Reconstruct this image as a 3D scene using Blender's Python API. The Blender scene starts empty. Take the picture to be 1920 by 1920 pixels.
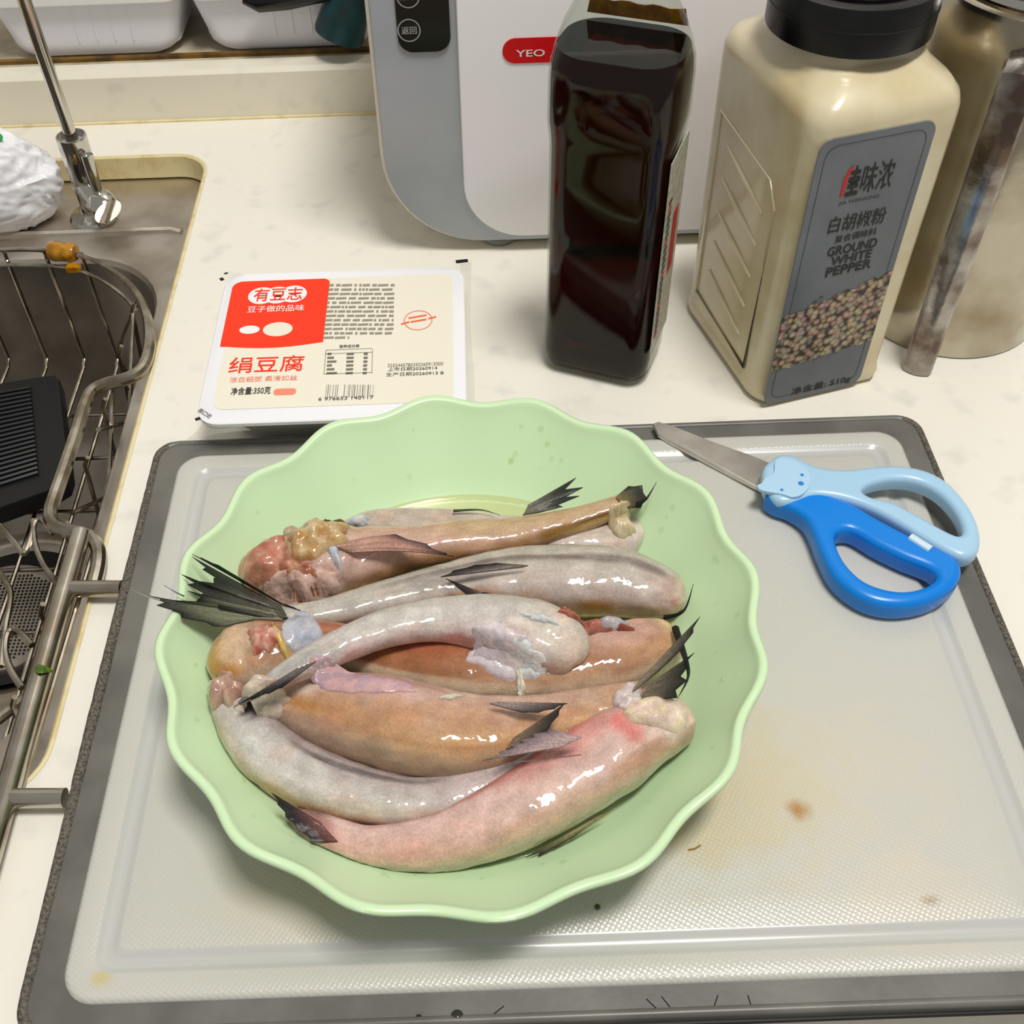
import bpy, bmesh, math, random
from mathutils import Vector, Matrix, noise
random.seed(7)
S = bpy.context.scene
COL = S.collection

# ------------------------------------------------------------------ camera
FPX, PX, PY = 2050.0, 910.0, 960.0            # focal length and principal point in pixels of the 1920 frame
PITCH, ROLL, CH = math.radians(48.1), math.atan(0.036), 0.40
FW = Vector((0, math.cos(PITCH), -math.sin(PITCH)))
R0 = Vector((1, 0, 0)); U0 = R0.cross(FW)
RT = R0 * math.cos(ROLL) - U0 * math.sin(ROLL)
UP = R0 * math.sin(ROLL) + U0 * math.cos(ROLL)
CAMP = Vector((0, 0, CH))
cd = bpy.data.cameras.new('camera'); cam = bpy.data.objects.new('camera', cd); COL.objects.link(cam)
cd.sensor_fit = 'HORIZONTAL'; cd.sensor_width = 36.0; cd.lens = 36.0 * FPX / 1920.0
cd.shift_x = -(PX - 960.0) / 1920.0; cd.shift_y = (PY - 960.0) / 1920.0
cd.clip_start = 0.01
cam.matrix_world = Matrix(((RT.x, UP.x, -FW.x, CAMP.x), (RT.y, UP.y, -FW.y, CAMP.y), (RT.z, UP.z, -FW.z, CAMP.z), (0, 0, 0, 1)))
S.camera = cam

# ------------------------------------------------------------------ light
S.view_settings.view_transform = 'Standard'; S.view_settings.look = 'None'
S.view_settings.gamma = 1.0; S.view_settings.use_curve_mapping = False
S.view_settings.exposure = 0.0
w = bpy.data.worlds.new('world'); S.world = w; w.use_nodes = True
w.node_tree.nodes['Background'].inputs[0].default_value = (1.0, 0.975, 0.93, 1)
w.node_tree.nodes['Background'].inputs[1].default_value = 0.32
def area(name, loc, target, sx, sy, power, col):
    l = bpy.data.lights.new(name, 'AREA'); l.shape = 'RECTANGLE'; l.size = sx; l.size_y = sy; l.energy = power; l.color = col
    o = bpy.data.objects.new(name, l); COL.objects.link(o); o.location = loc
    o.rotation_euler = (Vector(target) - Vector(loc)).to_track_quat('-Z', 'Y').to_euler()
    return o
area('ceiling_panel_light', (0.34, 0.06, 2.1), (0.0, 0.4, 0.0), 0.62, 0.34, 37.0, (1.0, 0.97, 0.92))

# ------------------------------------------------------------------ geometry helpers
def ray(px, py): return FW + RT * ((px - PX) / FPX) - UP * ((py - PY) / FPX)
def at(px, py, z=0.0):
    d = ray(px, py); return CAMP + d * ((z - CAMP.z) / d.z)
def aty(px, py, y):
    d = ray(px, py); return CAMP + d * ((y - CAMP.y) / d.y)
def atpl(px, py, p, n):
    d = ray(px, py); return CAMP + d * ((p - CAMP).dot(n) / d.dot(n))
def mpp(p): return (p - CAMP).dot(FW) / FPX            # metres per pixel at a point

def smooth(me, ang=35):
    me.shade_smooth(); me.set_sharp_from_angle(angle=math.radians(ang))
def obj(name, verts, faces, mat, parent=None, ang=35):
    me = bpy.data.meshes.new(name); me.from_pydata([tuple(v) for v in verts], [], faces); me.validate(); me.update()
    bm = bmesh.new(); bm.from_mesh(me); bmesh.ops.recalc_face_normals(bm, faces=bm.faces); bm.to_mesh(me); bm.free()
    smooth(me, ang)
    o = bpy.data.objects.new(name, me); COL.objects.link(o)
    if mat: me.materials.append(mat)
    if parent: o.parent = parent; o.matrix_parent_inverse = Matrix.Translation(parent.location).inverted()
    return o
def dupe(o, name, parent, offset=(0, 0, 0)):
    c = o.copy(); c.name = name; COL.objects.link(c); c.parent = parent
    c.location = Vector(o.location) + Vector(offset)
    return c
def thing(name, label, cat, loc=(0, 0, 0), group=None):
    o = bpy.data.objects.new(name, None); COL.objects.link(o); o.location = loc; o.empty_display_size = 0.02
    bpy.context.view_layer.update()
    return tag(o, label, cat, group)
def tag(o, label, cat, group=None):
    o['label'] = label; o['category'] = cat
    if group: o['group'] = group
    return o
class MB:
    def __init__(s): s.v = []; s.f = []
    def add(s, v, f):
        b = len(s.v); s.v += [Vector(x) for x in v]; s.f += [tuple(i + b for i in q) for q in f]; return s
    def build(s, name, mat, parent=None, ang=35): return obj(name, s.v, s.f, mat, parent, ang)
def loft(rings, cap0=True, cap1=True, closed=False):
    n = len(rings[0]); v = [p for r in rings for p in r]; f = []
    m = len(rings)
    for i in range(m if closed else m - 1):
        a, b = i * n, ((i + 1) % m) * n
        for j in range(n): k = (j + 1) % n; f.append((a + j, a + k, b + k, b + j))
    if not closed:
        if cap0: f.append(tuple(range(n)))
        if cap1: f.append(tuple(range((m - 1) * n, m * n)))
    return v, f
def rrect(cx, cy, w, d, r, n=6, rot=0.0):
    r = max(1e-5, min(r, w / 2 - 1e-6, d / 2 - 1e-6)); out = []
    for (sx, sy, a0) in ((1, 1, 0), (-1, 1, 90), (-1, -1, 180), (1, -1, 270)):
        for i in range(n + 1):
            a = math.radians(a0 + 90 * i / n)
            out.append((sx * (w / 2 - r) + r * math.cos(a), sy * (d / 2 - r) + r * math.sin(a)))
    c, s = math.cos(rot), math.sin(rot)
    return [(cx + x * c - y * s, cy + x * s + y * c) for x, y in out]
def rings_rr(cx, cy, prof, n=6, rot=0.0):
    """prof: (width, depth, radius, z)"""
    return [[Vector((x, y, z)) for x, y in rrect(cx, cy, w_, d_, r_, n, rot)] for (w_, d_, r_, z) in prof]
def catmull(pts, n):
    """resample tuples (any length) by a Catmull-Rom spline to n points"""
    P = [tuple(p) for p in pts]; m = len(P); k = len(P[0]); out = []
    for i in range(n):
        t = i / (n - 1) * (m - 1); a = min(int(t), m - 2); u = t - a
        p0, p1, p2, p3 = P[max(a - 1, 0)], P[a], P[a + 1], P[min(a + 2, m - 1)]
        out.append(tuple(0.5 * (2 * p1[j] + (p2[j] - p0[j]) * u + (2 * p0[j] - 5 * p1[j] + 4 * p2[j] - p3[j]) * u * u + (3 * p1[j] - p0[j] - 3 * p2[j] + p3[j]) * u ** 3) for j in range(k)))
    return out
def tube(path, r, seg=8, sub=0, cap=True, closed=False):
    P = [Vector(p) for p in path]
    if sub: P = [Vector(p) for p in catmull([tuple(p) for p in P], sub)]
    rings = []; prev = None; m = len(P)
    for i, p in enumerate(P):
        t = (P[(i + 1) % m] - P[i - 1]) if closed else (P[min(i + 1, m - 1)] - P[max(i - 1, 0)])
        t.normalize()
        if prev is None:
            a = Vector((0, 0, 1)) if abs(t.z) < 0.9 else Vector((1, 0, 0))
            prev = (a - t * a.dot(t)).normalized()
        else:
            prev = (prev - t * prev.dot(t)).normalized()
        b = t.cross(prev); rr = r[i] if isinstance(r, (list, tuple)) else r
        rings.append([p + (prev * math.cos(2 * math.pi * j / seg) + b * math.sin(2 * math.pi * j / seg)) * rr for j in range(seg)])
    return loft(rings, cap, cap, closed)
def lathe(prof, c=(0, 0, 0), seg=32, axis=None):
    c = Vector(c)
    if axis is None: M = Matrix.Identity(3)
    else: M = Vector(axis).to_track_quat('Z', 'Y').to_matrix()
    rings = [[c + M @ Vector((r * math.cos(2 * math.pi * j / seg), r * math.sin(2 * math.pi * j / seg), z)) for j in range(seg)] for r, z in prof]
    return loft(rings)
def box(a, b):
    (x0, y0, z0), (x1, y1, z1) = a, b
    v = [(x0, y0, z0), (x1, y0, z0), (x1, y1, z0), (x0, y1, z0), (x0, y0, z1), (x1, y0, z1), (x1, y1, z1), (x0, y1, z1)]
    return v, [(0, 3, 2, 1), (4, 5, 6, 7), (0, 1, 5, 4), (1, 2, 6, 5), (2, 3, 7, 6), (3, 0, 4, 7)]
def curve_mesh(splines, extrude, bevel, bres=3):
    """2D filled outlines (first is the outer one, others are holes) -> vertices and faces, centred on z=0"""
    c = bpy.data.curves.new('c', 'CURVE'); c.dimensions = '2D'; c.fill_mode = 'BOTH'; c.extrude = extrude; c.bevel_depth = bevel; c.bevel_resolution = bres; c.offset = -bevel
    for sp in splines:
        s = c.splines.new('POLY'); s.points.add(len(sp) - 1); s.use_cyclic_u = True
        for i, p in enumerate(sp): s.points[i].co = (p[0], p[1], 0, 1)
    return _to_vf(c)
def _to_vf(c):
    o = bpy.data.objects.new('c', c); COL.objects.link(o)
    bpy.context.view_layer.update()
    me = bpy.data.meshes.new_from_object(o.evaluated_get(bpy.context.evaluated_depsgraph_get()))
    v = [x.co.copy() for x in me.vertices]; f = [tuple(p.vertices) for p in me.polygons]
    bpy.data.objects.remove(o); bpy.data.curves.remove(c); bpy.data.meshes.remove(me)
    return v, f
def text_vf(body, bold=0.0, shear=0.0, spacing=1.0):
    c = bpy.data.curves.new('t', 'FONT'); c.body = body; c.offset = bold; c.shear = shear; c.space_character = spacing; c.resolution_u = 3
    return _to_vf(c)
def closed_spline(pts, n):
    m = len(pts); out = []
    for i in range(n):
        t = i / n * m; a = int(t) % m; u = t - int(t)
        p0, p1, p2, p3 = pts[a - 1], pts[a], pts[(a + 1) % m], pts[(a + 2) % m]
        out.append(tuple(0.5 * (2 * p1[j] + (p2[j] - p0[j]) * u + (2 * p0[j] - 5 * p1[j] + 4 * p2[j] - p3[j]) * u * u + (3 * p1[j] - p0[j] - 3 * p2[j] + p3[j]) * u ** 3) for j in (0, 1)))
    return out

# ------------------------------------------------------------------ materials
def lin(c):
    return tuple((x / 255 / 12.92) if x / 255 <= 0.04045 else ((x / 255 + 0.055) / 1.055) ** 2.4 for x in c)
def rgba(c): return (*lin(c), 1.0)
MATS = {}
def nodes(m): return m.node_tree.nodes, m.node_tree.links
def pm(name, col, rough=0.5, metal=0.0, coat=0.0, trans=0.0, ior=1.45, sss=0.0, noise_amt=0.0, noise_scale=60.0, col2=None, bump=0.0, bump_scale=200.0, thr=(0.4, 0.6), spec=0.5):
    m = bpy.data.materials.new(name); m.use_nodes = True; N, L = nodes(m); b = N['Principled BSDF']
    b.inputs['Base Color'].default_value = rgba(col); b.inputs['Roughness'].default_value = rough; b.inputs['Metallic'].default_value = metal
    b.inputs['Coat Weight'].default_value = coat; b.inputs['Coat Roughness'].default_value = 0.08
    b.inputs['Transmission Weight'].default_value = trans; b.inputs['IOR'].default_value = ior
    b.inputs['Specular IOR Level'].default_value = spec
    if sss:
        b.inputs['Subsurface Weight'].default_value = sss; b.inputs['Subsurface Radius'].default_value = (1.0, 0.6, 0.45); b.inputs['Subsurface Scale'].default_value = 0.004
    tc = None
    if col2 is not None:
        tc = N.new('ShaderNodeTexCoord'); nz = N.new('ShaderNodeTexNoise'); nz.inputs['Scale'].default_value = noise_scale; nz.inputs['Detail'].default_value = 5
        rp = N.new('ShaderNodeValToRGB'); rp.color_ramp.elements[0].position = thr[0]; rp.color_ramp.elements[1].position = thr[1]
        rp.color_ramp.elements[0].color = rgba(col); rp.color_ramp.elements[1].color = rgba(col2)
        L.new(tc.outputs['Object'], nz.inputs['Vector']); L.new(nz.outputs['Fac'], rp.inputs['Fac']); L.new(rp.outputs['Color'], b.inputs['Base Color'])
    if bump:
        if tc is None: tc = N.new('ShaderNodeTexCoord')
        n2 = N.new('ShaderNodeTexNoise'); n2.inputs['Scale'].default_value = bump_scale; n2.inputs['Detail'].default_value = 4
        bp = N.new('ShaderNodeBump'); bp.inputs['Strength'].default_value = bump; bp.inputs['Distance'].default_value = 0.002
        L.new(tc.outputs['Object'], n2.inputs['Vector']); L.new(n2.outputs['Fac'], bp.inputs['Height']); L.new(bp.outputs['Normal'], b.inputs['Normal'])
    MATS[name] = m
    return m
def thin_clear(name, tint, gloss_rough=0.03, ior=1.45, body=0.0, bodycol=(255, 255, 255), bump=0.0, bump_scale=80):
    """clear film, drop or glass wall: transparent with a fresnel reflection, optionally slightly milky"""
    m = bpy.data.materials.new(name); m.use_nodes = True; N, L = nodes(m)
    for n in list(N):
        if n.type != 'OUTPUT_MATERIAL': N.remove(n)
    out = [n for n in N if n.type == 'OUTPUT_MATERIAL'][0]
    t = N.new('ShaderNodeBsdfTransparent'); t.inputs[0].default_value = rgba(tint)
    g = N.new('ShaderNodeBsdfGlossy'); g.inputs['Roughness'].default_value = gloss_rough
    lw_ = N.new('ShaderNodeLayerWeight'); lw_.inputs['Blend'].default_value = 0.5
    pw_ = N.new('ShaderNodeMath'); pw_.operation = 'POWER'; pw_.inputs[1].default_value = 5.0; L.new(lw_.outputs['Facing'], pw_.inputs[0])
    r0 = ((ior - 1) / (ior + 1)) ** 2
    fr = N.new('ShaderNodeMapRange'); fr.inputs['To Min'].default_value = r0; fr.inputs['To Max'].default_value = 0.55; L.new(pw_.outputs[0], fr.inputs['Value'])
    mx = N.new('ShaderNodeMixShader'); base = t
    if body:
        d = N.new('ShaderNodeBsdfDiffuse'); d.inputs[0].default_value = rgba(bodycol)
        m0 = N.new('ShaderNodeMixShader'); m0.inputs[0].default_value = body
        L.new(t.outputs[0], m0.inputs[1]); L.new(d.outputs[0], m0.inputs[2]); base = m0
    if bump:
        tc = N.new('ShaderNodeTexCoord'); n2 = N.new('ShaderNodeTexNoise'); n2.inputs['Scale'].default_value = bump_scale
        bp = N.new('ShaderNodeBump'); bp.inputs['Strength'].default_value = bump; bp.inputs['Distance'].default_value = 0.002
        L.new(tc.outputs['Object'], n2.inputs['Vector']); L.new(n2.outputs['Fac'], bp.inputs['Height']); L.new(bp.outputs['Normal'], g.inputs['Normal'])
    L.new(fr.outputs[0], mx.inputs[0]); L.new(base.outputs[0], mx.inputs[1]); L.new(g.outputs[0], mx.inputs[2]); L.new(mx.outputs[0], out.inputs[0])
    return m
def stains(m, spots):
    """spots with a shape of their own: (x, y, radius, colour, strength, stretch_y) in object coordinates"""
    N, L = nodes(m); b = N['Principled BSDF']; tc = N.new('ShaderNodeTexCoord')
    nz = N.new('ShaderNodeTexNoise'); nz.inputs['Scale'].default_value = 70; nz.inputs['Detail'].default_value = 6
    L.new(tc.outputs['Object'], nz.inputs['Vector'])
    src = b.inputs['Base Color'].links[0].from_socket if b.inputs['Base Color'].links else None
    base = b.inputs['Base Color'].default_value[:]
    for (x, y, r, c, st, sy) in spots:
        mp = N.new('ShaderNodeMapping'); mp.vector_type = 'POINT'
        mp.inputs['Location'].default_value = (-x / r, -y / (r * sy), 0); mp.inputs['Scale'].default_value = (1 / r, 1 / (r * sy), 0)
        ln = N.new('ShaderNodeVectorMath'); ln.operation = 'LENGTH'
        L.new(tc.outputs['Object'], mp.inputs['Vector']); L.new(mp.outputs[0], ln.inputs[0])
        ad = N.new('ShaderNodeMath'); ad.operation = 'MULTIPLY_ADD'; ad.inputs[1].default_value = 1.4
        L.new(nz.outputs['Fac'], ad.inputs[0]); L.new(ln.outputs['Value'], ad.inputs[2])
        mr = N.new('ShaderNodeMapRange'); mr.interpolation_type = 'SMOOTHSTEP'
        mr.inputs['From Min'].default_value = 0.75; mr.inputs['From Max'].default_value = 1.75; mr.inputs['To Min'].default_value = st; mr.inputs['To Max'].default_value = 0
        L.new(ad.outputs[0], mr.inputs['Value'])
        mx = N.new('ShaderNodeMix'); mx.data_type = 'RGBA'; mx.inputs['B'].default_value = rgba(c)
        L.new(mr.outputs[0], mx.inputs['Factor'])
        if src: L.new(src, mx.inputs['A'])
        else: mx.inputs['A'].default_value = base
        src = mx.outputs['Result']
    L.new(src, b.inputs['Base Color'])

M_quartz = pm('quartz', (236, 232, 220), 0.28, col2=(214, 212, 204), noise_scale=45, thr=(0.56, 0.78))
M_quartz_v = pm('quartz_upstand', (232, 226, 208), 0.3, col2=(214, 210, 198), noise_scale=45, thr=(0.56, 0.78))
M_seal = pm('sealant', (226, 212, 165), 0.5, col2=(205, 180, 120), noise_scale=90, thr=(0.5, 0.75))
M_steel = pm('sink_steel', (214, 206, 194), 0.38, 1.0, col2=(190, 180, 166), noise_scale=30, bump=0.05, bump_scale=400)
M_basin = pm('basin_steel', (190, 184, 176), 0.36, 1.0, col2=(160, 154, 146), noise_scale=18, bump=0.05, bump_scale=400)
M_chrome = pm('chrome', (205, 202, 195), 0.10, 1.0)
M_wire = pm('wire_steel', (190, 182, 168), 0.2, 1.0, col2=(140, 130, 112), noise_scale=60)
M_tube = pm('brushed_tube', (196, 190, 178), 0.22, 1.0, col2=(168, 156, 138), noise_scale=40)
M_can = pm('canister_steel', (186, 180, 165), 0.2, 1.0, col2=(140, 125, 100), noise_scale=22, bump=0.06, bump_scale=120, thr=(0.42, 0.75))
M_strap = pm('strap_steel', (170, 166, 160), 0.2, 1.0, col2=(105, 90, 80), noise_scale=40, bump=0.12, bump_scale=150)
M_white = pm('white_plastic', (236, 235, 234), 0.35)
M_white2 = pm('bin_plastic', (236, 236, 243), 0.4)
M_black = pm('black_plastic', (10, 10, 11), 0.22)
M_blackmat = pm('black_rubber', (14, 15, 17), 0.45)
M_teal = pm('teal_plastic', (8, 62, 70), 0.4, col2=(14, 50, 52), noise_scale=80)

# ------------------------------------------------------------------ setting
def struct(o): o['kind'] = 'structure'; return o
BACK = 0.755; UPZ = 0.037
# worktop with the sink opening
HX0, HX1, HY0, HY1 = -0.62, -0.1855, 0.213, 0.7065
HCX, HCY, HW, HD = (HX0 + HX1) / 2, (HY0 + HY1) / 2, HX1 - HX0, HY1 - HY0
outer = [(-0.95, 0.1185), (0.85, 0.1185), (0.85, BACK + 0.1), (-0.95, BACK + 0.1)]
hole = rrect(HCX, HCY, HW, HD, 0.024, 8)
v, f = curve_mesh([outer, hole], 0.008, 0.0)
ct = thing('countertop', 'off-white speckled quartz countertop running along the wall around the sink', 'countertop', (0.2, 0.4, 0))
obj('slab', [Vector((p.x, p.y, p.z - 0.0081)) for p in v], f, M_quartz, ct, 30)
rr_ = [[Vector((x, y, z)) for x, y in rrect(HCX, HCY, HW + d, HD + d, 0.024 + d / 2, 8)] for d, z in ((0.0045, 0.0002), (0.0015, 0.0006), (-0.0012, -0.0006), (-0.0012, -0.0165), (0.004, -0.0165))]
v, f = loft(rr_, False, False); obj('sealant_edge', v, f, M_seal, ct)
mb = MB().add(*loft([[Vector((x, y, z)) for y, z in ((BACK, -0.002), (BACK, UPZ - 0.003), (BACK + 0.003, UPZ), (BACK + 0.016, UPZ), (BACK + 0.016, -0.002))] for x in (-0.95, 0.85)]))
mb.build('upstand', M_quartz_v, ct, 30)
obj('joint_bead', *tube([(-0.95, BACK - 0.0006, 0.0004), (0.85, BACK - 0.0006, 0.0004)], 0.0013, 6), M_seal, ct)
# ledge behind the upstand, wall
M_ledge = pm('ledge_paint', (196, 186, 164), 0.5, col2=(170, 158, 132), noise_scale=40)
struct(obj('trim_1', *box((-0.95, BACK + 0.016, -0.02), (0.85, 0.90, UPZ - 0.001)), M_ledge, None))
M_wall = pm('wall_tile', (226, 224, 220), 0.35)
struct(obj('wall_back', *box((-0.95, 0.90, -0.3), (0.85, 0.92, 1.1)), M_wall, None))
M_brown = pm('brown_strip', (120, 88, 26), 0.45, col2=(70, 52, 20), noise_scale=60)
tag(obj('brown_strip', *box((-0.95, 0.7765, UPZ - 0.0010), (0.3, 0.7805, UPZ + 0.0016)), M_brown, None), 'thin brown strip on the ledge under the white bins', 'strip')  # narrow brown bar running along the foot of the bins

# cabinet below the worktop edge and the floor
M_cab = pm('cabinet_dark', (46, 36, 26), 0.4, col2=(34, 27, 20), noise_scale=12)
cab = thing('base_cabinet', 'dark cabinet front in shadow below the countertop edge', 'cabinet', (0.0, 0.13, -0.85))
obj('carcass_front', *box((-0.95, 0.138, -0.85), (0.85, 0.152, -0.0166)), M_cab, cab)
for k in range(3):
    x0 = -0.94 + k * 0.6
    dr_ = obj('door', *box((x0, 0.124, -0.80), (x0 + 0.58, 0.1378, -0.032)), M_cab, cab)
    obj('finger_strip', *box((x0, 0.1225, -0.044), (x0 + 0.58, 0.1239, -0.034)), pm('brass_strip', (150, 128, 70), 0.3, 1.0), dr_)
struct(obj('floor', *box((-0.95, -1.5, -0.87), (0.85, 0.9, -0.851)), pm('floor_tile', (150, 140, 126), 0.5), None))

# ------------------------------------------------------------------ sink
ZS = -0.0178
sk = thing('kitchen_sink', 'undermounted stainless steel sink with a deep basin left of the cutting board', 'sink', (HCX, HCY, -0.19))
BX0, BX1, BY0, BY1 = -0.60, -0.2025, 0.232, 0.612
bcx, bcy, bw, bd = (BX0 + BX1) / 2, (BY0 + BY1) / 2, BX1 - BX0, BY1 - BY0
ZF = -0.185
prof = [(HCX, HCY, HW + 0.03, HD + 0.03, 0.03, ZS - 0.002), (HCX, HCY, HW + 0.03, HD + 0.03, 0.03, ZS), (bcx, bcy, bw + 0.012, bd + 0.012, 0.066, ZS), (bcx, bcy, bw + 0.004, bd + 0.004, 0.062, ZS - 0.0008),
        (bcx, bcy, bw, bd, 0.06, ZS - 0.004)]
deck = [[Vector((x, y, z)) for x, y in rrect(cx, cy, w_, d_, r_, 10)] for cx, cy, w_, d_, r_, z in prof]
v, f = loft(deck, False, False); obj('deck', v, f, M_steel, sk, 40)
prof = [(bw, bd, 0.06, ZS - 0.004), (bw - 0.006, bd - 0.006, 0.058, ZS - 0.06), (bw - 0.014, bd - 0.014, 0.055, ZF + 0.03), (bw - 0.022, bd - 0.022, 0.05, ZF + 0.012), (bw - 0.045, bd - 0.045, 0.04, ZF + 0.001), (bw - 0.08, bd - 0.08, 0.03, ZF)]
v, f = loft(rings_rr(bcx, bcy, prof, 10), False, True); obj('basin', v, f, M_basin, sk, 40)
obj('raised_ridge', *tube([(-0.61, 0.6405, ZS), (-0.205, 0.6405, ZS), (-0.1985, 0.6385, ZS - 0.001)], 0.0032, 8), M_steel, sk)
DC = at(28, 1158, ZF)
dr = obj('drain_flange', *lathe([(0.074, 0.0), (0.074, 0.0025), (0.066, 0.004), (0.060, 0.0025), (0.057, 0.0005)], (DC.x, DC.y, ZF + 0.0002), 48), M_tube, sk)
# strainer dish; dark dots laid on it stand for the shade in its holes
M_drain_shade = pm('drain_shade', (22, 20, 18), 0.5)
obj('dark_well_disc', *lathe([(0.056, 0.0029), (0.052, 0.0031), (0.045, 0.0033)], (DC.x, DC.y, ZF), 48), M_drain_shade, dr)  # flat dark disc, its colour stands for the shaded depth of the drain
st = MB().add(*lathe([(0.044, 0.0), (0.044, 0.006), (0.040, 0.0064), (0.040, 0.005), (0.0, 0.005)], (DC.x - 0.004, DC.y - 0.006, ZF + 0.0034), 40))
sto = st.build('strainer_dish', M_steel, sk)
hm = MB()
for i in range(-14, 15):
    for j in range(-14, 15):
        x, y = i * 0.0027, j * 0.0027
        if x * x + y * y < 0.0375 ** 2: hm.add(*lathe([(0.0009, 0), (0.0009, 0.0001)], (DC.x - 0.004 + x, DC.y - 0.006 + y, ZF + 0.0086), 6))
ho = hm.build('hole_dots', M_drain_shade, sto); ho['kind'] = 'stuff'

# ------------------------------------------------------------------ filter tap
FB = at(178, 408, ZS); fx, fy = FB.x, FB.y
fc = thing('filter_faucet', 'slim chrome filter tap with a short side lever at the back of the sink', 'faucet', (fx, fy, ZS))
obj('base_flange', *lathe([(0.0165, 0), (0.0165, 0.0015), (0.0150, 0.0035), (0.0085, 0.0055), (0.0080, 0.0060)], (fx, fy, ZS + 0.0001), 40), M_chrome, fc)
obj('neck', *lathe([(0.0070, 0), (0.0070, 0.014), (0.0082, 0.020)], (fx, fy, ZS + 0.005), 32), M_chrome, fc)
tx, ty = fx + 0.002, fy
obj('body', *lathe([(0.0078, 0), (0.0090, 0.004), (0.0096, 0.010), (0.0098, 0.036), (0.0096, 0.037), (0.0086, 0.0372), (0.0086, 0.0345), (0.0056, 0.0345)], (tx, ty, ZS + 0.024), 36), M_chrome, fc)
obj('spout', *tube([(tx, ty, ZS + 0.055), (tx - 0.0005, ty, 0.09), (tx - 0.001, ty, 0.15), (tx - 0.001, ty, 0.26)], 0.0042, 16), M_chrome, fc)
vd = Vector((0.62, -0.68, -0.36)).normalized(); vp = Vector((fx, fy, ZS + 0.0265))
va = obj('valve_barrel', *lathe([(0.0078, 0.002), (0.0078, 0.016), (0.0092, 0.0175)], vp, 28, vd), M_chrome, fc)
cp = vp + vd * 0.0175
cap_ = obj('valve_cap', *lathe([(0.0100, 0), (0.0106, 0.001), (0.0106, 0.009), (0.0100, 0.0105), (0.0, 0.0107)], cp, 32, vd), M_chrome, fc)
lp = cp + vd * 0.004; ld = Vector((-0.05, 0.16, 1.0)).normalized()
obj('lever', *lathe([(0.0028, 0.006), (0.0034, 0.014), (0.0040, 0.026), (0.0041, 0.034), (0.0036, 0.0345), (0.0030, 0.033), (0.0, 0.033)], lp, 24, ld), M_chrome, cap_)

# ------------------------------------------------------------------ plastic bag on the sink deck
M_bag = pm('bag_film', (236, 236, 240), 0.35, sss=0.15, bump=0.5, bump_scale=60)
bm = bmesh.new(); bmesh.ops.create_icosphere(bm, subdivisions=6, radius=1.0)
bv = []
for q in bm.verts:
    d = q.co.normalized(); n1 = noise.noise(d * 2.0 + Vector((3, 1, 0)))
    wd_ = d + Vector((noise.noise(d * 2.2 + Vector((9, 0, 0))), noise.noise(d * 2.2 + Vector((0, 9, 0))), 0)) * 0.35
    n2 = 1 - abs(noise.noise(Vector((wd_.x * 2.2, wd_.y * 5.0, wd_.z * 5.5)))) * 2; n3 = 1 - abs(noise.noise(Vector((wd_.x * 5, wd_.y * 9, wd_.z * 10)))) * 2
    k = 1.0 + 0.10 * n1 + 0.050 * n2 + 0.016 * n3 + 0.16 * max(0, d.x) ** 3 * (1 if d.z < 0.2 else 0.3)
    p = Vector((d.x * 0.058 * k, d.y * 0.033 * k, d.z * 0.040 * k))
    bv.append(Vector((-0.3450, 0.6640, 0.0105)) + Vector((p.x, p.y, max(p.z, -0.0265))))
bf = [tuple(x.index for x in q.verts) for q in bm.faces]; bm.free()
bag = obj('plastic_bag', bv, bf, M_bag, None, 70)
tag(bag, 'crumpled knotted white plastic bag lying on the sink deck beside the tap', 'bag')
M_green = pm('green_print', (18, 150, 60), 0.5)
def near_px(vs, px, py):
    best = None
    for p in vs:
        q = p - CAMP; dpt = q.dot(FW); x, y = PX + FPX * q.dot(RT) / dpt, PY - FPX * q.dot(UP) / dpt
        if abs(x - px) < 9 and abs(y - py) < 9 and (best is None or dpt < best[0]): best = (dpt, p)
    return best[1] if best else vs[0]
gp = near_px(bv, 0, 250)
obj('green_print', *lathe([(0.0035, 0), (0.0030, 0.0006), (0.0, 0.0009)], gp, 9, Vector((0.1, -0.5, 0.8))), M_green, bag)

# ------------------------------------------------------------------ wire basket
ZB = 0.006
bk = thing('wire_sink_basket', 'extendable stainless steel wire draining basket hanging in the sink', 'basket', (-0.27, 0.40, -0.085))
# thin wire along the back and the thick frame on the right side
fr_px = [(-120, 470), (-20, 469), (60, 468), (125, 474), (175, 488), (222, 515), (255, 548), (274, 588), (281, 632), (276, 672), (262, 697), (235, 711), (200, 720), (172, 735), (157, 765), (142, 815), (122, 875), (103, 930), (94, 960), (99, 982), (120, 994), (150, 999), (171, 1009), (184, 1030), (185, 1060), (176, 1100)]
fp = [at(x, y, 0.004) for x, y in fr_px]
rad = [0.0014] * 5 + [0.0016, 0.0020, 0.0028, 0.0034] + [0.0036] * 17
pts = catmull([(*p, r) for p, r in zip(fp, rad)], 120)
obj('frame', *tube([p[:3] for p in pts], [p[3] for p in pts], 10), M_wire, bk)
pts2 = [at(x, y, -0.004) for x, y in ((-40, 497), (60, 497), (130, 502), (180, 520), (225, 550), (255, 580))]
obj('lower_wire', *tube(pts2, 0.0012, 8, 30), M_wire, bk)
# side rail and its two stub arms
TZ = ZB + 0.001
obj('side_rail', *tube([at(152, 1000, TZ), at(0, 1532, TZ), at(-60, 1745, TZ)], 0.0048, 18), M_tube, bk)
obj('inner_rail', *tube([at(176, 1030, 0.001), at(98, 1290, 0.001), at(28, 1520, 0.001)], 0.0012, 8), M_tube, bk)
for (xa, ya, xb, yb) in ((132, 1104, 228, 1104), (14, 1497, 122, 1496)):
    obj('stub_arm', *tube([at(xa, ya, TZ), at(xb, yb, TZ)], 0.0040, 16), M_tube, bk)
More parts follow.
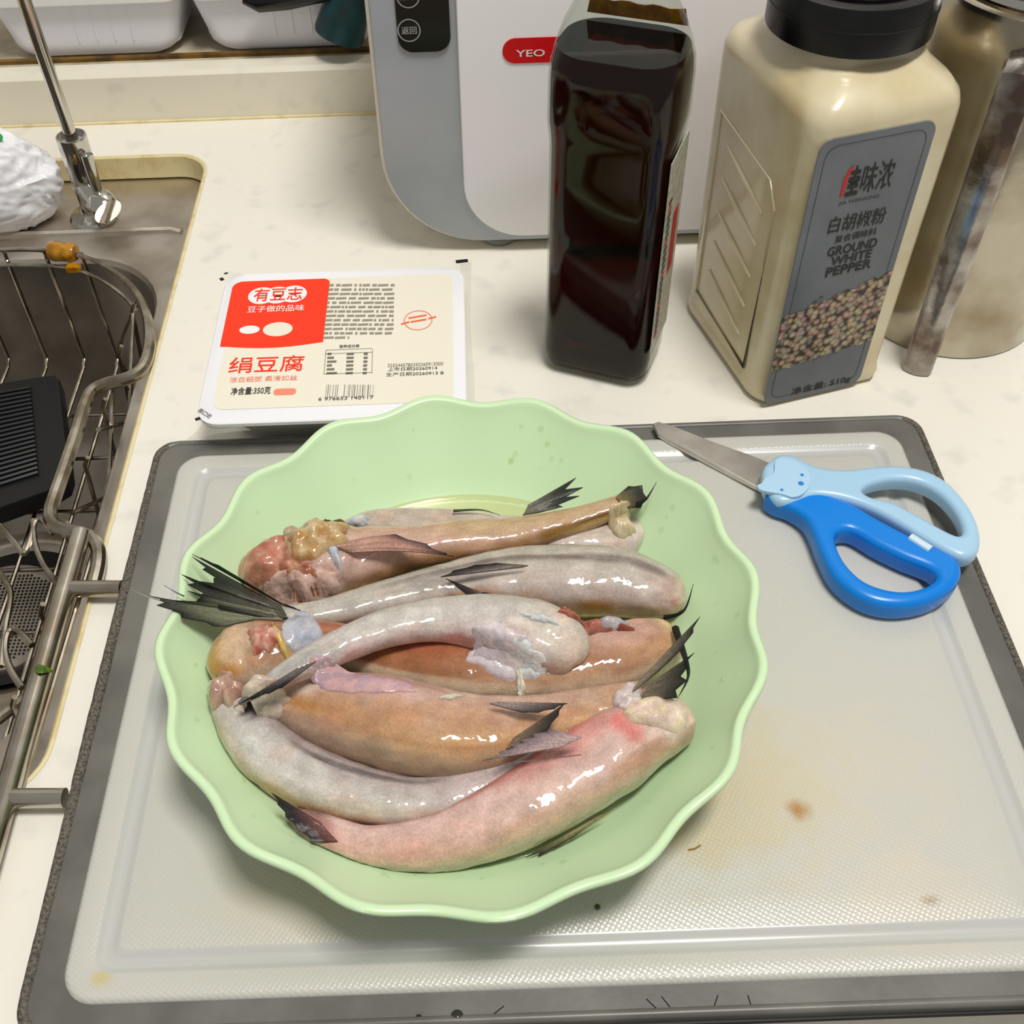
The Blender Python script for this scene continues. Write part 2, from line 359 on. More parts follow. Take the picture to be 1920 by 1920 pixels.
# wires: down the back, then along the bottom towards the viewer
ZBOT = -0.085
for px in (-70, 8, 84, 152):
    a = at(px, 474, 0.003)
    b = Vector((a.x, a.y - 0.002, ZBOT + 0.004)); c = Vector((a.x, a.y - 0.008, ZBOT))
    obj('back_wire', *tube([a, (a + b) / 2, b, c, Vector((a.x, 0.46, ZBOT)), Vector((a.x, 0.245, ZBOT))], 0.0013, 8), M_wire, bk)
xr = at(228, 690, -0.06).x
obj('back_wire', *tube([at(262, 560, 0.002), Vector((xr, 0.555, -0.05)), Vector((xr, 0.548, ZBOT)), Vector((xr, 0.44, ZBOT)), Vector((xr, 0.24, ZBOT))], 0.0013, 8, 24), M_wire, bk)
for y in (0.535, 0.495, 0.45, 0.405, 0.36, 0.31, 0.26):
    obj('cross_wire', *tube([Vector((-0.56, y, ZBOT - 0.0024)), Vector((-0.222, y, ZBOT - 0.0024)), Vector((-0.216, y, ZBOT + 0.004)), Vector((-0.208, y, -0.004)), Vector((-0.205, y, 0.002))], 0.0013, 8), M_wire, bk)
for (a, b) in (((0.53, -0.002), (0.43, ZBOT)), ((0.47, -0.002), (0.37, ZBOT)), ((0.43, -0.002), (0.53, ZBOT)), ((0.37, -0.002), (0.47, ZBOT))):
    obj('side_wire', *tube([Vector((-0.206, a[0], a[1])), Vector((-0.214, b[0], b[1]))], 0.0013, 8), M_wire, bk)
lp_ = [at(x, y, -0.03) for x, y in ((0, 985), (30, 1020), (45, 1038), (58, 1010), (66, 980), (78, 975), (100, 1000))]
obj('loop_wire', *tube(lp_, 0.0015, 8, 30), M_wire, bk)
lp_ = [at(x, y, -0.03) for x, y in ((62, 975), (66, 1020), (82, 1060), (100, 1085), (125, 1130))]
obj('loop_wire', *tube(lp_, 0.0015, 8, 30), M_wire, bk)
lp_ = [at(x, y, -0.04) for x, y in ((-20, 1050), (10, 1090), (20, 1120), (10, 1180), (2, 1250))]
obj('loop_wire', *tube(lp_, 0.0016, 8, 30), M_wire, bk)
lp_ = [at(x, y, -0.04) for x, y in ((60, 1210), (30, 1182), (14, 1190), (10, 1225), (22, 1260), (42, 1290))]
obj('loop_wire', *tube(lp_, 0.0018, 8, 30), M_wire, bk)
obj('bottom_rail', *tube([at(-60, 1390, -0.03), at(60, 1300, -0.03)], 0.0030, 10), M_wire, bk)

# amber clip, leaf scrap
M_amber = pm('amber_plastic', (196, 140, 20), 0.25, coat=0.5, col2=(150, 96, 12), noise_scale=150)
a, b = at(92, 470, 0.004), at(142, 474, 0.004)
ax = (b - a).normalized()
cl = thing('cable_clip', 'small amber plastic sleeve clipped on the back wire of the basket', 'clip', (a + b) / 2)
obj('sleeve', *lathe([(0.0030, 0), (0.0058, 0.001), (0.0064, 0.004), (0.0060, 0.010), (0.0064, 0.0145), (0.0050, (b - a).length), (0.0030, (b - a).length + 0.0004)], a, 14, ax), M_amber, cl, 50)
obj('tab', *box((b.x - 0.006, b.y - 0.009, -0.0045), (b.x + 0.0025, b.y - 0.004, -0.001)), M_amber, cl)
M_leaf = pm('leaf', (88, 120, 14), 0.5, col2=(52, 84, 10), noise_scale=400)
q = at(75, 1253, TZ + 0.0055)
lf = MB()
pts = [Vector((q.x + 0.009 * (i / 8 - 0.5) * 1.0, q.y + 0.0005 * math.sin(i), q.z)) for i in range(9)]
rings = []
for i, p in enumerate(pts):
    wv = 0.0022 * math.sin(math.pi * (0.1 + 0.85 * i / 8)); dz = -0.0045 * ((i / 8 - 0.5) * 2) ** 2 * 0.9
    rings.append([Vector((p.x, p.y + wv, p.z + dz)), Vector((p.x, p.y, p.z + dz + 0.0005)), Vector((p.x, p.y - wv, p.z + dz)), Vector((p.x, p.y, p.z + dz - 0.0002))])
lo = obj('leaf_scrap', *loft(rings), M_leaf, None, 60); tag(lo, 'tiny green leaf scrap stuck on the basket side rail', 'leaf')

# black ribbed pad in the basket
pz = -0.062
pp = [at(-160, 745, pz), at(110, 700, pz), at(132, 905, pz), at(-160, 1010, pz)]
pad = thing('ribbed_scrubber', 'black ribbed rubber scrubbing pad lying in the wire basket', 'scrubber', (pp[0] + pp[2]) / 2)
def quad_pt(u, v_): return (pp[0] * (1 - u) + pp[1] * u) * (1 - v_) + (pp[3] * (1 - u) + pp[2] * u) * v_
out = [quad_pt(u, v_) for u, v_ in ((0, 0), (0.9, 0), (0.97, 0.01), (1, 0.06), (1.0, 0.5), (1, 0.9), (0.97, 0.98), (0.9, 1), (0, 1))]
obj('pad', *loft([[p + Vector((0, 0, -0.012)) for p in out], [p + Vector((0, 0, -0.001)) for p in out], [p * 0.99 + (pp[0] + pp[2]) / 2 * 0.01 for p in out]]), M_blackmat, pad)
M_rib = pm('rib_rubber', (30, 31, 33), 0.3)
for i in range(21):
    t = 0.10 + 0.74 * i / 20
    obj('rib', *tube([quad_pt(0.0, t - 0.01) + Vector((0, 0, 0.001)), quad_pt(0.80, t) + Vector((0, 0, 0.001))], 0.0013, 6), M_rib, pad)

# ------------------------------------------------------------------ bins, knife and utensil on the ledge
def storage_bin(x0, x1, label):
    cx, wdt = (x0 + x1) / 2, x1 - x0; y0, dpt = 0.7815, 0.10
    t = thing('storage_bin', label, 'bin', (cx, y0 + dpt / 2, UPZ), 'white bins on the ledge')
    def ring(wd, z, y, dd): return [Vector((p[0], p[1], z)) for p in rrect(cx, y + dd / 2, wd, dd, 0.012, 6)]
    R_ = []
    for k in range(7):
        a = math.pi / 2 * k / 6; ins = 0.014 * (1 - math.sin(a))
        R_.append(ring(wdt - 0.018 - 2 * ins, UPZ + 0.0005 + 0.014 * (1 - math.cos(a)), y0 + 0.004 * (1 - math.sin(a)), dpt - 0.004))
    R_.append(ring(wdt - 0.004, UPZ + 0.040, y0 - 0.002, dpt)); R_.append(ring(wdt - 0.002, UPZ + 0.085, y0 - 0.004, dpt))
    R_.append(ring(wdt - 0.005, UPZ + 0.085, y0 - 0.002, dpt - 0.004)); R_.append(ring(wdt - 0.02, UPZ + 0.006, y0 + 0.003, dpt - 0.012))
    obj('tub', *loft(R_), M_white2, t, 40)
    obj('rim_lip', *loft(rings_rr(cx, y0 + dpt / 2 - 0.003, [(wdt, dpt + 0.006, 0.014, UPZ + 0.0395), (wdt + 0.0, dpt + 0.008, 0.014, UPZ + 0.0405), (wdt + 0.0, dpt + 0.008, 0.014, UPZ + 0.051), (wdt - 0.004, dpt + 0.003, 0.013, UPZ + 0.052)], 6), False, False), M_white, t)
    for k in range(4):
        xx = cx - 0.01 + k * 0.013
        obj('front_groove', *tube([(xx, y0 - 0.0002, UPZ + 0.012), (xx, y0 - 0.0015, UPZ + 0.036)], 0.0005, 5), M_white2, t)
yb = 0.7815
bx = aty(357, 55, yb).x
storage_bin(bx - 0.140, bx - 0.001, 'white plastic storage bin on the ledge behind the tap')
storage_bin(bx + 0.001, bx + 0.140, 'white plastic storage bin on the ledge beside the white appliance')
# knife with black handle lying on top of the bin
kz = UPZ + 0.055
yk = 0.765
ka, kb = aty(455, -6, yk), aty(640, -16, yk)
kn = thing('kitchen_knife', 'kitchen knife with a black handle lying across the white bin rim', 'knife', ka)
kd = (kb - ka).normalized()
path = [ka, ka + kd * 0.010, ka + kd * 0.03, ka + kd * 0.055, kb]
path = [p + Vector((0, 0, dz)) for p, dz in zip(path, (-0.001, -0.0035, -0.0025, 0.0, 0.0005))]
obj('handle', *tube(path, [0.0035, 0.0072, 0.0075, 0.0062, 0.0055], 14, 0), M_black, kn, 60)
obj('blade', *loft([[p + Vector((0, dy, dz)) for dy, dz in ((-0.0008, 0.016), (0.0008, 0.016), (0.0002, -0.014), (-0.0002, -0.014))] for p in (kb - kd * 0.004, kb + kd * 0.09)]), M_chrome, kn)
# teal utensil handle
ta = aty(634, 70, 0.7685); tb = aty(662, -30, 0.772)
ud = (tb - ta).normalized()
ut = thing('teal_utensil', 'dark teal utensil handle resting on the ledge beside the white appliance', 'utensil', (ta.x, ta.y, UPZ))
cut = Vector((-0.25, -0.9, -0.2)).normalized()
rings = []
qd = ud.to_track_quat('Z', 'Y').to_matrix()
for k, (s_, r_) in enumerate(((0.0, 0.0145), (0.001, 0.0172), (0.004, 0.0178), (0.03, 0.0150), (0.06, 0.0135), (0.10, 0.0128))):
    ring = []
    for j in range(28):
        a = 2 * math.pi * j / 28; off = qd @ Vector((math.cos(a) * r_, math.sin(a) * r_, 0))
        sl = max(0.0, 1 - s_ / 0.03) * 0.0
        ring.append(ta + ud * (s_ + sl) + off)
    rings.append(ring)
obj('handle', *loft(rings), M_teal, ut, 40)

# ------------------------------------------------------------------ print helpers
def fit_text(body, org, ex, ey, wdt, hgt, mat, parent, name='lettering', bold=0.0, shear=0.0, off=0.0, spacing=1.0):
    """flat lettering filling the box org + [0,wdt]*ex + [0,hgt]*ey"""
    v, f = text_vf(body, bold, shear, spacing)
    x0, x1 = min(p.x for p in v), max(p.x for p in v); y0, y1 = min(p.y for p in v), max(p.y for p in v)
    nz = ex.cross(ey).normalized()
    vv = [org + ex * ((p.x - x0) / (x1 - x0) * wdt) + ey * ((p.y - y0) / (y1 - y0) * hgt) + nz * off for p in v]
    me = bpy.data.meshes.new(name); me.from_pydata([tuple(p) for p in vv], [], f); me.update()
    o = bpy.data.objects.new(name, me); COL.objects.link(o); me.materials.append(mat)
    o.parent = parent; o.matrix_parent_inverse = parent_inv(parent)
    return o
def parent_inv(p):
    # parts are meshed in world coordinates; only the thing's Empty carries an offset
    return Matrix.Translation(p.location).inverted() if p.type == 'EMPTY' else Matrix.Identity(4)
def flat_poly(name, pts, mat, parent, thick_dir=None, thick=0.0002):
    n = len(pts)
    if thick_dir is None: return obj(name, pts, [tuple(range(n))], mat, parent)
    t = thick_dir * thick
    return obj(name, *loft([pts, [p + t for p in pts]]), mat, parent)

# ------------------------------------------------------------------ white appliance with grey side panel
YA = 0.578
ap = thing('countertop_appliance', 'large white countertop appliance with grey side panel and red name badge', 'appliance', (0.12, YA + 0.08, 0))
M_apgrey = pm('appliance_grey', (176, 182, 188), 0.35, col2=(166, 172, 178), noise_scale=12)
M_apcream = pm('appliance_cream', (226, 220, 204), 0.4)
M_apwhite = pm('appliance_white', (250, 248, 251), 0.3)
def prof_out(x0, z0, x1, z1, r, n=12):
    """outline of a tall front: rounded lower left and lower right corners, straight top"""
    o = [(x0, z1)]
    for i in range(n + 1):
        a = math.pi + math.pi / 2 * i / n; o.append((x0 + r + r * math.cos(a), z0 + r + r * math.sin(a)))
    for i in range(n + 1):
        a = 1.5 * math.pi + math.pi / 2 * i / n; o.append((x1 - r + r * math.cos(a), z0 + r + r * math.sin(a)))
    o.append((x1, z1)); return o
AX0, AX1, AZ0, AZ1 = -0.0535, 0.345, 0.0055, 0.235
def front_slab(x0, z0, x1, z1, r, ya, yb, name, mat, bev=0.0015):
    rg = []
    for (ins, y) in ((bev, ya), (bev * 0.3, ya + bev * 0.3), (0, ya + bev), (0, yb)):
        rg.append([Vector((x, y, z)) for x, z in prof_out(x0 + ins, z0 + ins, x1 - ins, z1 - ins, r - ins)])
    return obj(name, *loft(rg), mat, ap, 30)
front_slab(AX0, AZ0, AX1, AZ1, 0.060, YA + 0.002, YA + 0.170, 'housing', M_apcream, 0.002)
front_slab(AX0 + 0.0022, AZ0 + 0.002, AX1 - 0.0022, AZ1 - 0.002, 0.058, YA - 0.0005, YA + 0.01, 'side_panel', M_apgrey)
dx = aty(862, 180, YA).x; dz0 = aty(1000, 437, YA).z
front_slab(dx, dz0, 0.30, AZ1 - 0.004, 0.036, YA - 0.0035, YA + 0.008, 'door', M_apwhite, 0.0018)
front_slab(dx + 0.010, 0.0015, 0.33, 0.012, 0.004, YA + 0.008, YA + 0.15, 'base_tray', M_apcream)
M_foot = pm('foot_grey', (150, 150, 146), 0.4)
for fx_ in (0.015, 0.29):
    for fy_ in (YA + 0.016, YA + 0.14):
        obj('foot', *lathe([(0.011, 0), (0.012, 0.002), (0.011, 0.0035)], (fx_, fy_, 0.0), 24), M_foot, ap)
# black touch panel and its round buttons
yt = YA - 0.0012
def tp(px, py): return aty(px, py, yt)
p0, p1 = tp(735, -60), tp(846, 95)
tpan = [Vector((x, yt, z)) for x, z in rrect((p0.x + p1.x) / 2, (p0.z + p1.z) / 2, p1.x - p0.x, p0.z - p1.z, 0.008, 8)]
tpo = flat_poly('touch_panel', tpan, pm('panel_black', (12, 13, 14), 0.15), ap, Vector((0, -1, 0)), 0.0005)
M_print = pm('grey_print', (165, 166, 168), 0.5)
def ring_flat(c, ro, ri, y, n=36):
    v = []; f = []
    for i in range(n):
        a = 2 * math.pi * i / n
        v += [Vector((c.x + ro * math.cos(a), y, c.z + ro * math.sin(a))), Vector((c.x + ri * math.cos(a), y, c.z + ri * math.sin(a)))]
        j = (i + 1) % n; f.append((2 * i, 2 * j, 2 * j + 1, 2 * i + 1))
    return v, f
for (bx_, by_, s_) in ((767, 56, '返回'), (765, -8, '菜单')):
    c = tp(bx_, by_); rr = 0.0061
    obj('button_ring', *ring_flat(c, rr, rr - 0.0006, yt - 0.0007), M_print, tpo)
    fit_text(s_, Vector((c.x - 0.0040, yt - 0.0007, c.z - 0.0020)), Vector((1, 0, 0)), Vector((0, 0, 1)), 0.0080, 0.0040, M_print, tpo, bold=0.01)
# red badge
M_red = pm('badge_red', (214, 10, 18), 0.35)
yd = YA - 0.0036
a, b = aty(942, 96, yd), aty(1130, 92, yd)
hb = (aty(985, 74, yd).z - aty(985, 121, yd).z)
bo = flat_poly('badge', [Vector((x, yd, z)) for x, z in rrect((a.x + b.x) / 2, a.z, b.x - a.x, hb, hb / 2, 10)], M_red, ap, Vector((0, -1, 0)), 0.0004)
M_wprint = pm('white_print', (240, 240, 240), 0.5)
t0, t1 = aty(967, 107, yd - 0.0005), aty(1019, 92, yd - 0.0005)
fit_text('YEO', Vector((t0.x, yd - 0.0006, t0.z)), Vector((1, 0, 0)), Vector((0, 0, 1)), t1.x - t0.x + 0.0008, (t1.z - t0.z) , M_wprint, bo, bold=0.012)

# ------------------------------------------------------------------ sauce bottle
BRT = math.radians(-22.5); BC = Vector((0.0686, 0.4740, 0)); BDR = 0.77
bo_ = thing('sauce_bottle', 'square clear bottle of dark soy sauce standing before the white appliance', 'bottle', BC)
M_glass = thin_clear('clear_glass', (238, 242, 236), 0.03, 1.3, bump=0.03, bump_scale=40)
def bprof():
    """rounded rectangular bottle: width, depth, corner radius, z"""
    out = []
    for w_, r_, z in ((0.0530, 0.010, 0.0006), (0.0585, 0.011, 0.0030), (0.0605, 0.012, 0.0080), (0.0605, 0.012, 0.016), (0.0598, 0.012, 0.020), (0.0590, 0.012, 0.060), (0.0590, 0.012, 0.120), (0.0592, 0.012, 0.134), (0.0606, 0.013, 0.1395), (0.0622, 0.014, 0.145), (0.0624, 0.015, 0.165), (0.0616, 0.016, 0.1720)):
        out.append((w_, w_ * BDR, r_, z))
    out += [(0.0590, 0.0450, 0.018, 0.1790), (0.0530, 0.0425, 0.019, 0.1880), (0.0430, 0.0385, 0.0185, 0.1980), (0.0350, 0.0340, 0.0168, 0.2070), (0.0300, 0.0300, 0.0149, 0.2160), (0.0290, 0.0290, 0.0144, 0.2350)]
    return out
obj('glass', *loft(rings_rr(BC.x, BC.y, bprof(), 8, BRT), True, False), M_glass, bo_, 50)
M_soy = pm('soy_sauce', (255, 255, 255), 0.04, trans=1.0, ior=1.34)
N, L = nodes(M_soy); va_ = N.new('ShaderNodeVolumeAbsorption'); va_.inputs['Color'].default_value = (0.62, 0.10, 0.03, 1); va_.inputs['Density'].default_value = 220
L.new(va_.outputs[0], [n for n in N if n.type == 'OUTPUT_MATERIAL'][0].inputs['Volume'])
lq = [(w_ - 0.0018, d_ - 0.0018, r_ - 0.0008, z) for w_, d_, r_, z in bprof() if z < 0.1725]
lq[0] = (0.047, 0.047 * BDR, 0.009, 0.0036); lq[1] = (0.0555, 0.0555 * BDR, 0.010, 0.0050)
LZ = 0.1780
lq += [(0.0582, 0.0436, 0.0175, LZ - 0.0006), (0.0578, 0.0433, 0.0175, LZ)]
obj('soy_sauce', *loft(rings_rr(BC.x, BC.y, lq, 8, BRT)), M_soy, bo_, 50)
# sauce film clinging to the inside of the far shoulder
M_film = pm('sauce_film', (186, 130, 20), 0.2, coat=0.4, col2=(140, 90, 14), noise_scale=90)
e1 = Vector((math.cos(BRT), math.sin(BRT), 0)); e2 = Vector((-math.sin(BRT), math.cos(BRT), 0))
fl = MB()
fa = []
for j in range(13):
    s_ = -0.0235 + 0.047 * j / 12
    lo_ = BC + e1 * s_ + e2 * 0.0206; hi_ = BC + e1 * s_ * 0.93 + e2 * 0.0190
    fa.append((Vector((lo_.x, lo_.y, 0.1800)), Vector((hi_.x, hi_.y, 0.1875 + 0.0005 * math.sin(j * 1.7)))))
v = []; f = []
for j, (a, b) in enumerate(fa):
    v += [a, b, b - e2 * 0.0006, a - e2 * 0.0006]
    if j: k = 4 * j; f += [(k - 4, k, k + 1, k - 3), (k - 3, k + 1, k + 2, k - 2), (k - 2, k + 2, k + 3, k - 1), (k - 1, k + 3, k, k - 4)]
obj('sauce_residue', v, f, M_film, bo_, 60)
# paper label on the right hand side
M_lab = pm('side_label', (196, 194, 178), 0.55, col2=(170, 168, 150), noise_scale=300)
hx = 0.0302
lw = 0.034
lb_ = [BC + e1 * hx + e2 * s_ for s_ in (-lw / 2, lw / 2)]
lab = obj('label', *loft([[Vector((p.x, p.y, z)) + e1 * o_ for p, z, o_ in ((lb_[0], 0.020, 0), (lb_[1], 0.020, 0), (lb_[1], 0.1335, 0.0), (lb_[0], 0.1335, 0.0))], [Vector((p.x, p.y, z)) + e1 * o_ for p, z, o_ in ((lb_[0], 0.020, 0.0004), (lb_[1], 0.020, 0.0004), (lb_[1], 0.1335, 0.0004), (lb_[0], 0.1335, 0.0004))]]), M_lab, bo_)
M_dk = pm('dark_print', (50, 46, 42), 0.6)
M_rdp = pm('red_print', (190, 40, 40), 0.6)
for k in range(22):
    z = 0.030 + k * 0.0038
    c0 = BC + e1 * (hx + 0.0006) + e2 * (-0.0135)
    obj('print_line', *loft([[Vector((c0.x, c0.y, z)), Vector((c0.x, c0.y, z)) + e2 * 0.006, Vector((c0.x, c0.y, z + 0.0018)) + e2 * 0.006, Vector((c0.x, c0.y, z + 0.0018))]] * 1 + [[q + e1 * 0.0001 for q in [Vector((c0.x, c0.y, z)), Vector((c0.x, c0.y, z)) + e2 * 0.006, Vector((c0.x, c0.y, z + 0.0018)) + e2 * 0.006, Vector((c0.x, c0.y, z + 0.0018))]]]), M_dk if k % 5 else M_rdp, lab)
c0 = BC + e1 * (hx + 0.0006) + e2 * 0.001
obj('red_stripe', *loft([[Vector((c0.x, c0.y, 0.062)), Vector((c0.x, c0.y, 0.062)) + e2 * 0.009, Vector((c0.x, c0.y, 0.098)) + e2 * 0.009, Vector((c0.x, c0.y, 0.098))], [q + e1 * 0.0001 for q in [Vector((c0.x, c0.y, 0.062)), Vector((c0.x, c0.y, 0.062)) + e2 * 0.009, Vector((c0.x, c0.y, 0.098)) + e2 * 0.009, Vector((c0.x, c0.y, 0.098))]]]), M_rdp, lab)
obj('cap', *lathe([(0.0165, 0.0), (0.0170, 0.001), (0.0170, 0.020), (0.0160, 0.0215), (0.0, 0.0215)], (BC.x, BC.y, 0.226), 32), pm('cap_red', (150, 20, 18), 0.35), bo_)

# ------------------------------------------------------------------ pepper jar
JRT = math.atan2(0.267, 0.9645); JC = Vector((0.1690, 0.4824, 0))
je = Vector((math.cos(JRT), math.sin(JRT), 0)); jn = Vector((math.sin(JRT), -math.cos(JRT), 0))
jr = thing('pepper_jar', 'tall plastic jar of ground white pepper with black lid and grey label', 'jar', JC)
M_pow = pm('pepper_powder', (216, 205, 172), 0.32, coat=0.6, col2=(200, 182, 138), noise_scale=38, thr=(0.35, 0.72))
JW, JD = 0.0765, 0.0985
def chrect(w_, d_, c, n, z):
    """rectangle with chamfered, softened corners in jar axes"""
    r_ = []
    for sx, sy in ((1, 1), (-1, 1), (-1, -1), (1, -1)):
        a, b = (Vector((sx * w_ / 2, sy * (d_ / 2 - c))), Vector((sx * (w_ / 2 - c * 0.62), sy * d_ / 2)))
        mid = (a + b) / 2 + Vector((sx, sy)) * c * 0.10
        seq = [a, (a + mid) / 2 + Vector((sx, sy)) * c * 0.03, mid, (b + mid) / 2 + Vector((sx, sy)) * c * 0.03, b]
        if sx * sy < 0: seq = seq[::-1]
        r_ += seq
    return [JC + je * p.x - jn * p.y + Vector((0, 0, z)) for p in r_]
prof = [(JW - 0.008, JD - 0.008, 0.010, 0.0006), (JW - 0.002, JD - 0.002, 0.012, 0.0022), (JW, JD, 0.012, 0.006), (JW - 0.0004, JD - 0.0004, 0.012, 0.0075), (JW - 0.002, JD - 0.002, 0.012, 0.010), (JW - 0.001, JD - 0.001, 0.012, 0.08), (JW, JD, 0.012, 0.150), (JW + 0.0004, JD, 0.013, 0.158), (JW - 0.001, JD - 0.002, 0.014, 0.1625), (JW - 0.006, JD - 0.007, 0.016, 0.1665), (JW - 0.016, JD - 0.022, 0.02, 0.1710)]
rg = [chrect(a, b, c, 0, z) for a, b, c, z in prof]
# blend into the round neck
nseg = len(rg[0])
angs = []
for p in rg[-1]:
    d = p - JC; angs.append(math.atan2(d.dot(-jn), d.dot(je)))
def nring(rad_, z): return [JC + je * (rad_ * math.cos(a)) - jn * (rad_ * math.sin(a)) + Vector((0, 0, z)) for a in angs]
top = rg[-1]; n1 = nring(0.0340, 0.1745)
rg.append([a.lerp(b, 0.5) + Vector((0, 0, 0.0003)) for a, b in zip(top, n1)]); rg += [n1, nring(0.0325, 0.1765), nring(0.0325, 0.182)]
obj('jar_body', *loft(rg), M_pow, jr, 42)
# recessed side panel outlines and slanted ribs on the left face
M_petr = pm('plastic_ridge', (214, 205, 172), 0.2, coat=0.8)
lx = -JW / 2 + 0.0004
def lp3(s_, z): return JC + je * lx - jn * s_ + Vector((0, 0, z))       # s_: depth away from the front
pl = [(-0.031, 0.012), (0.031, 0.012), (0.031, 0.128), (-0.028, 0.118), (-0.031, 0.105)]
pl = [(-0.030, 0.014), (0.033, 0.020), (0.033, 0.128), (-0.022, 0.121), (-0.030, 0.110)]
side_s = closed_spline(pl, 5) if False else pl
obj('panel_ridge', *tube([lp3(*q) for q in pl], 0.0009, 6, 0, True, True), M_petr, jr, 60)
for k in range(5):
    z = 0.034 + k * 0.0185
    obj('slanted_rib', *tube([lp3(-0.020, z - 0.006), lp3(0.000, z), lp3(0.022, z + 0.007)], [0.0008, 0.0016, 0.0008], 8), M_petr, jr, 60)
# lid
lid = obj('lid', *lathe([(0.0355, 0.0), (0.0365, 0.0006), (0.0365, 0.0185), (0.0355, 0.0205), (0.0335, 0.0212), (0.0, 0.0215)], (JC.x, JC.y, 0.1795), 56), pm('lid_black', (6, 6, 7), 0.28, col2=(12, 12, 13), noise_scale=120, bump=0.05, bump_scale=600), jr)
obj('flip_flap', *lathe([(0.030, 0), (0.030, 0.0012), (0.0, 0.0014)], (JC.x, JC.y, 0.2008), 40), MATS['lid_black'], lid)
obj('seam', *lathe([(0.0368, 0), (0.0368, 0.0005), (0.036, 0.0006)], (JC.x, JC.y, 0.1905), 56), M_blackmat, lid)
# label
LP = JC + jn * (JD / 2 + 0.0002)
ez = Vector((0, 0, 1))
def lab3(s_, z, o_=0.0): return LP + je * s_ + ez * z + jn * o_
M_jl = pm('label_grey', (112, 117, 122), 0.35, col2=(92, 97, 103), noise_scale=30, thr=(0.35, 0.7), bump=0.15, bump_scale=50)
def label_outline(inset=0.0):
    return [(x, z) for x, z in rrect(-0.0062, 0.0788, 0.0570 - 2 * inset, 0.1524 - 2 * inset, 0.006, 6)]
jl = obj('label', *loft([[lab3(x, z, 0.0) for x, z in label_outline()], [lab3(x, z, 0.0005) for x, z in label_outline(0.0001)]]), M_jl, jr)
M_ink = pm('label_ink', (18, 18, 20), 0.5)
def jtext(body, xl, yl, xr, yr, hpx, mat=M_ink, bold=0.02, shear=0.0):
    """label lettering from its lower left and lower right pixels and its height in pixels"""
    a, b = atpl(xl, yl, LP, jn), atpl(xr, yr, LP, jn); t_ = atpl(xl + hpx * 0.22, yl - hpx, LP, jn)
    z_ = (a.z + b.z) / 2
    return fit_text(body, lab3((a - LP).dot(je), z_, 0), je, ez, (b - a).dot(je), t_.z - a.z, mat, jl, bold=bold, shear=shear, off=0.0008)
ra = (atpl(1571, 370, LP, jn),)
M_ired = pm('label_red', (205, 20, 24), 0.5)
s0 = (ra[0] - LP).dot(je)
flat_poly('brand_stroke', [lab3(s0 + a, ra[0].z + b, 0.0007) for a, b in ((0.0005, 0.0), (0.0022, 0.0008), (0.0024, 0.010), (0.0044, 0.0155), (0.0026, 0.0150), (0.0004, 0.0095))], M_ired, jl)
a_ = lab3(s0 + 0.0028, ra[0].z, 0)
fit_text('圭', a_, je, ez, 0.0062, 0.0150, M_ink, jl, bold=0.03, off=0.0008)
fit_text('味浓', lab3(s0 + 0.0098, ra[0].z, 0), je, ez, 0.0160, 0.0150, M_ink, jl, bold=0.006, off=0.0008)
fit_text('JIA WEINONG', lab3(s0 + 0.0008, ra[0].z - 0.0045, 0), je, ez, 0.0205, 0.0022, M_ink, jl, off=0.0008)
jtext('白胡椒粉', 1550, 437, 1655, 418, 32, bold=0.006)
jtext('复合调味料', 1563, 453, 1640, 441, 14, bold=0.01)
jtext('GROUND', 1549, 478, 1640, 465, 18, bold=0.02)
jtext('WHITE', 1555, 495, 1630, 484, 16, bold=0.02)
jtext('PEPPER', 1546, 516, 1630, 503, 17, bold=0.02)
jtext('净含量: 510g', 1482, 738, 1590, 720, 15, bold=0.012)
# printed photograph of peppercorns
M_corn = bpy.data.materials.new('peppercorn_print'); M_corn.use_nodes = True; N, L = nodes(M_corn); b = N['Principled BSDF']; b.inputs['Roughness'].default_value = 0.45
tc = N.new('ShaderNodeTexCoord'); vo = N.new('ShaderNodeTexVoronoi'); vo.inputs['Scale'].default_value = 330
rp = N.new('ShaderNodeValToRGB'); rp.color_ramp.elements[0].position = 0.15; rp.color_ramp.elements[0].color = rgba((205, 186, 158)); rp.color_ramp.elements[1].position = 0.75; rp.color_ramp.elements[1].color = rgba((48, 36, 32))
el = rp.color_ramp.elements.new(0.45); el.color = rgba((172, 148, 122))
L.new(tc.outputs['Object'], vo.inputs['Vector']); L.new(vo.outputs['Distance'], rp.inputs['Fac'])
hs = N.new('ShaderNodeMix'); hs.data_type = 'RGBA'; hs.blend_type = 'MULTIPLY'; hs.inputs['Factor'].default_value = 0.35
L.new(rp.outputs['Color'], hs.inputs['A']); L.new(vo.outputs['Color'], hs.inputs['B']); L.new(hs.outputs['Result'], b.inputs['Base Color'])
sl, sr = -0.0062 - 0.0283, -0.0062 + 0.0283
def edge_pts(za, zb, n, amp):
    return [(sl + (sr - sl) * i / n, za + (zb - za) * i / n + amp * math.sin(i * 2.3) + amp * math.sin(i * 1.1)) for i in range(n + 1)]
zl0, zr0 = atpl(1448, 697, LP, jn).z, atpl(1650, 632, LP, jn).z
zl1, zr1 = atpl(1463, 597, LP, jn).z, atpl(1676, 505, LP, jn).z
loe, hie = edge_pts(zl0, zr0, 24, 0.0006), edge_pts(zl1, zr1, 24, 0.0008)
v = [lab3(x, z, 0.0007) for x, z in loe] + [lab3(x, z, 0.0007) for x, z in hie]
f = [(i, i + 1, 26 + i, 25 + i) for i in range(24)]
obj('peppercorn_picture', v, f, M_corn, jl)
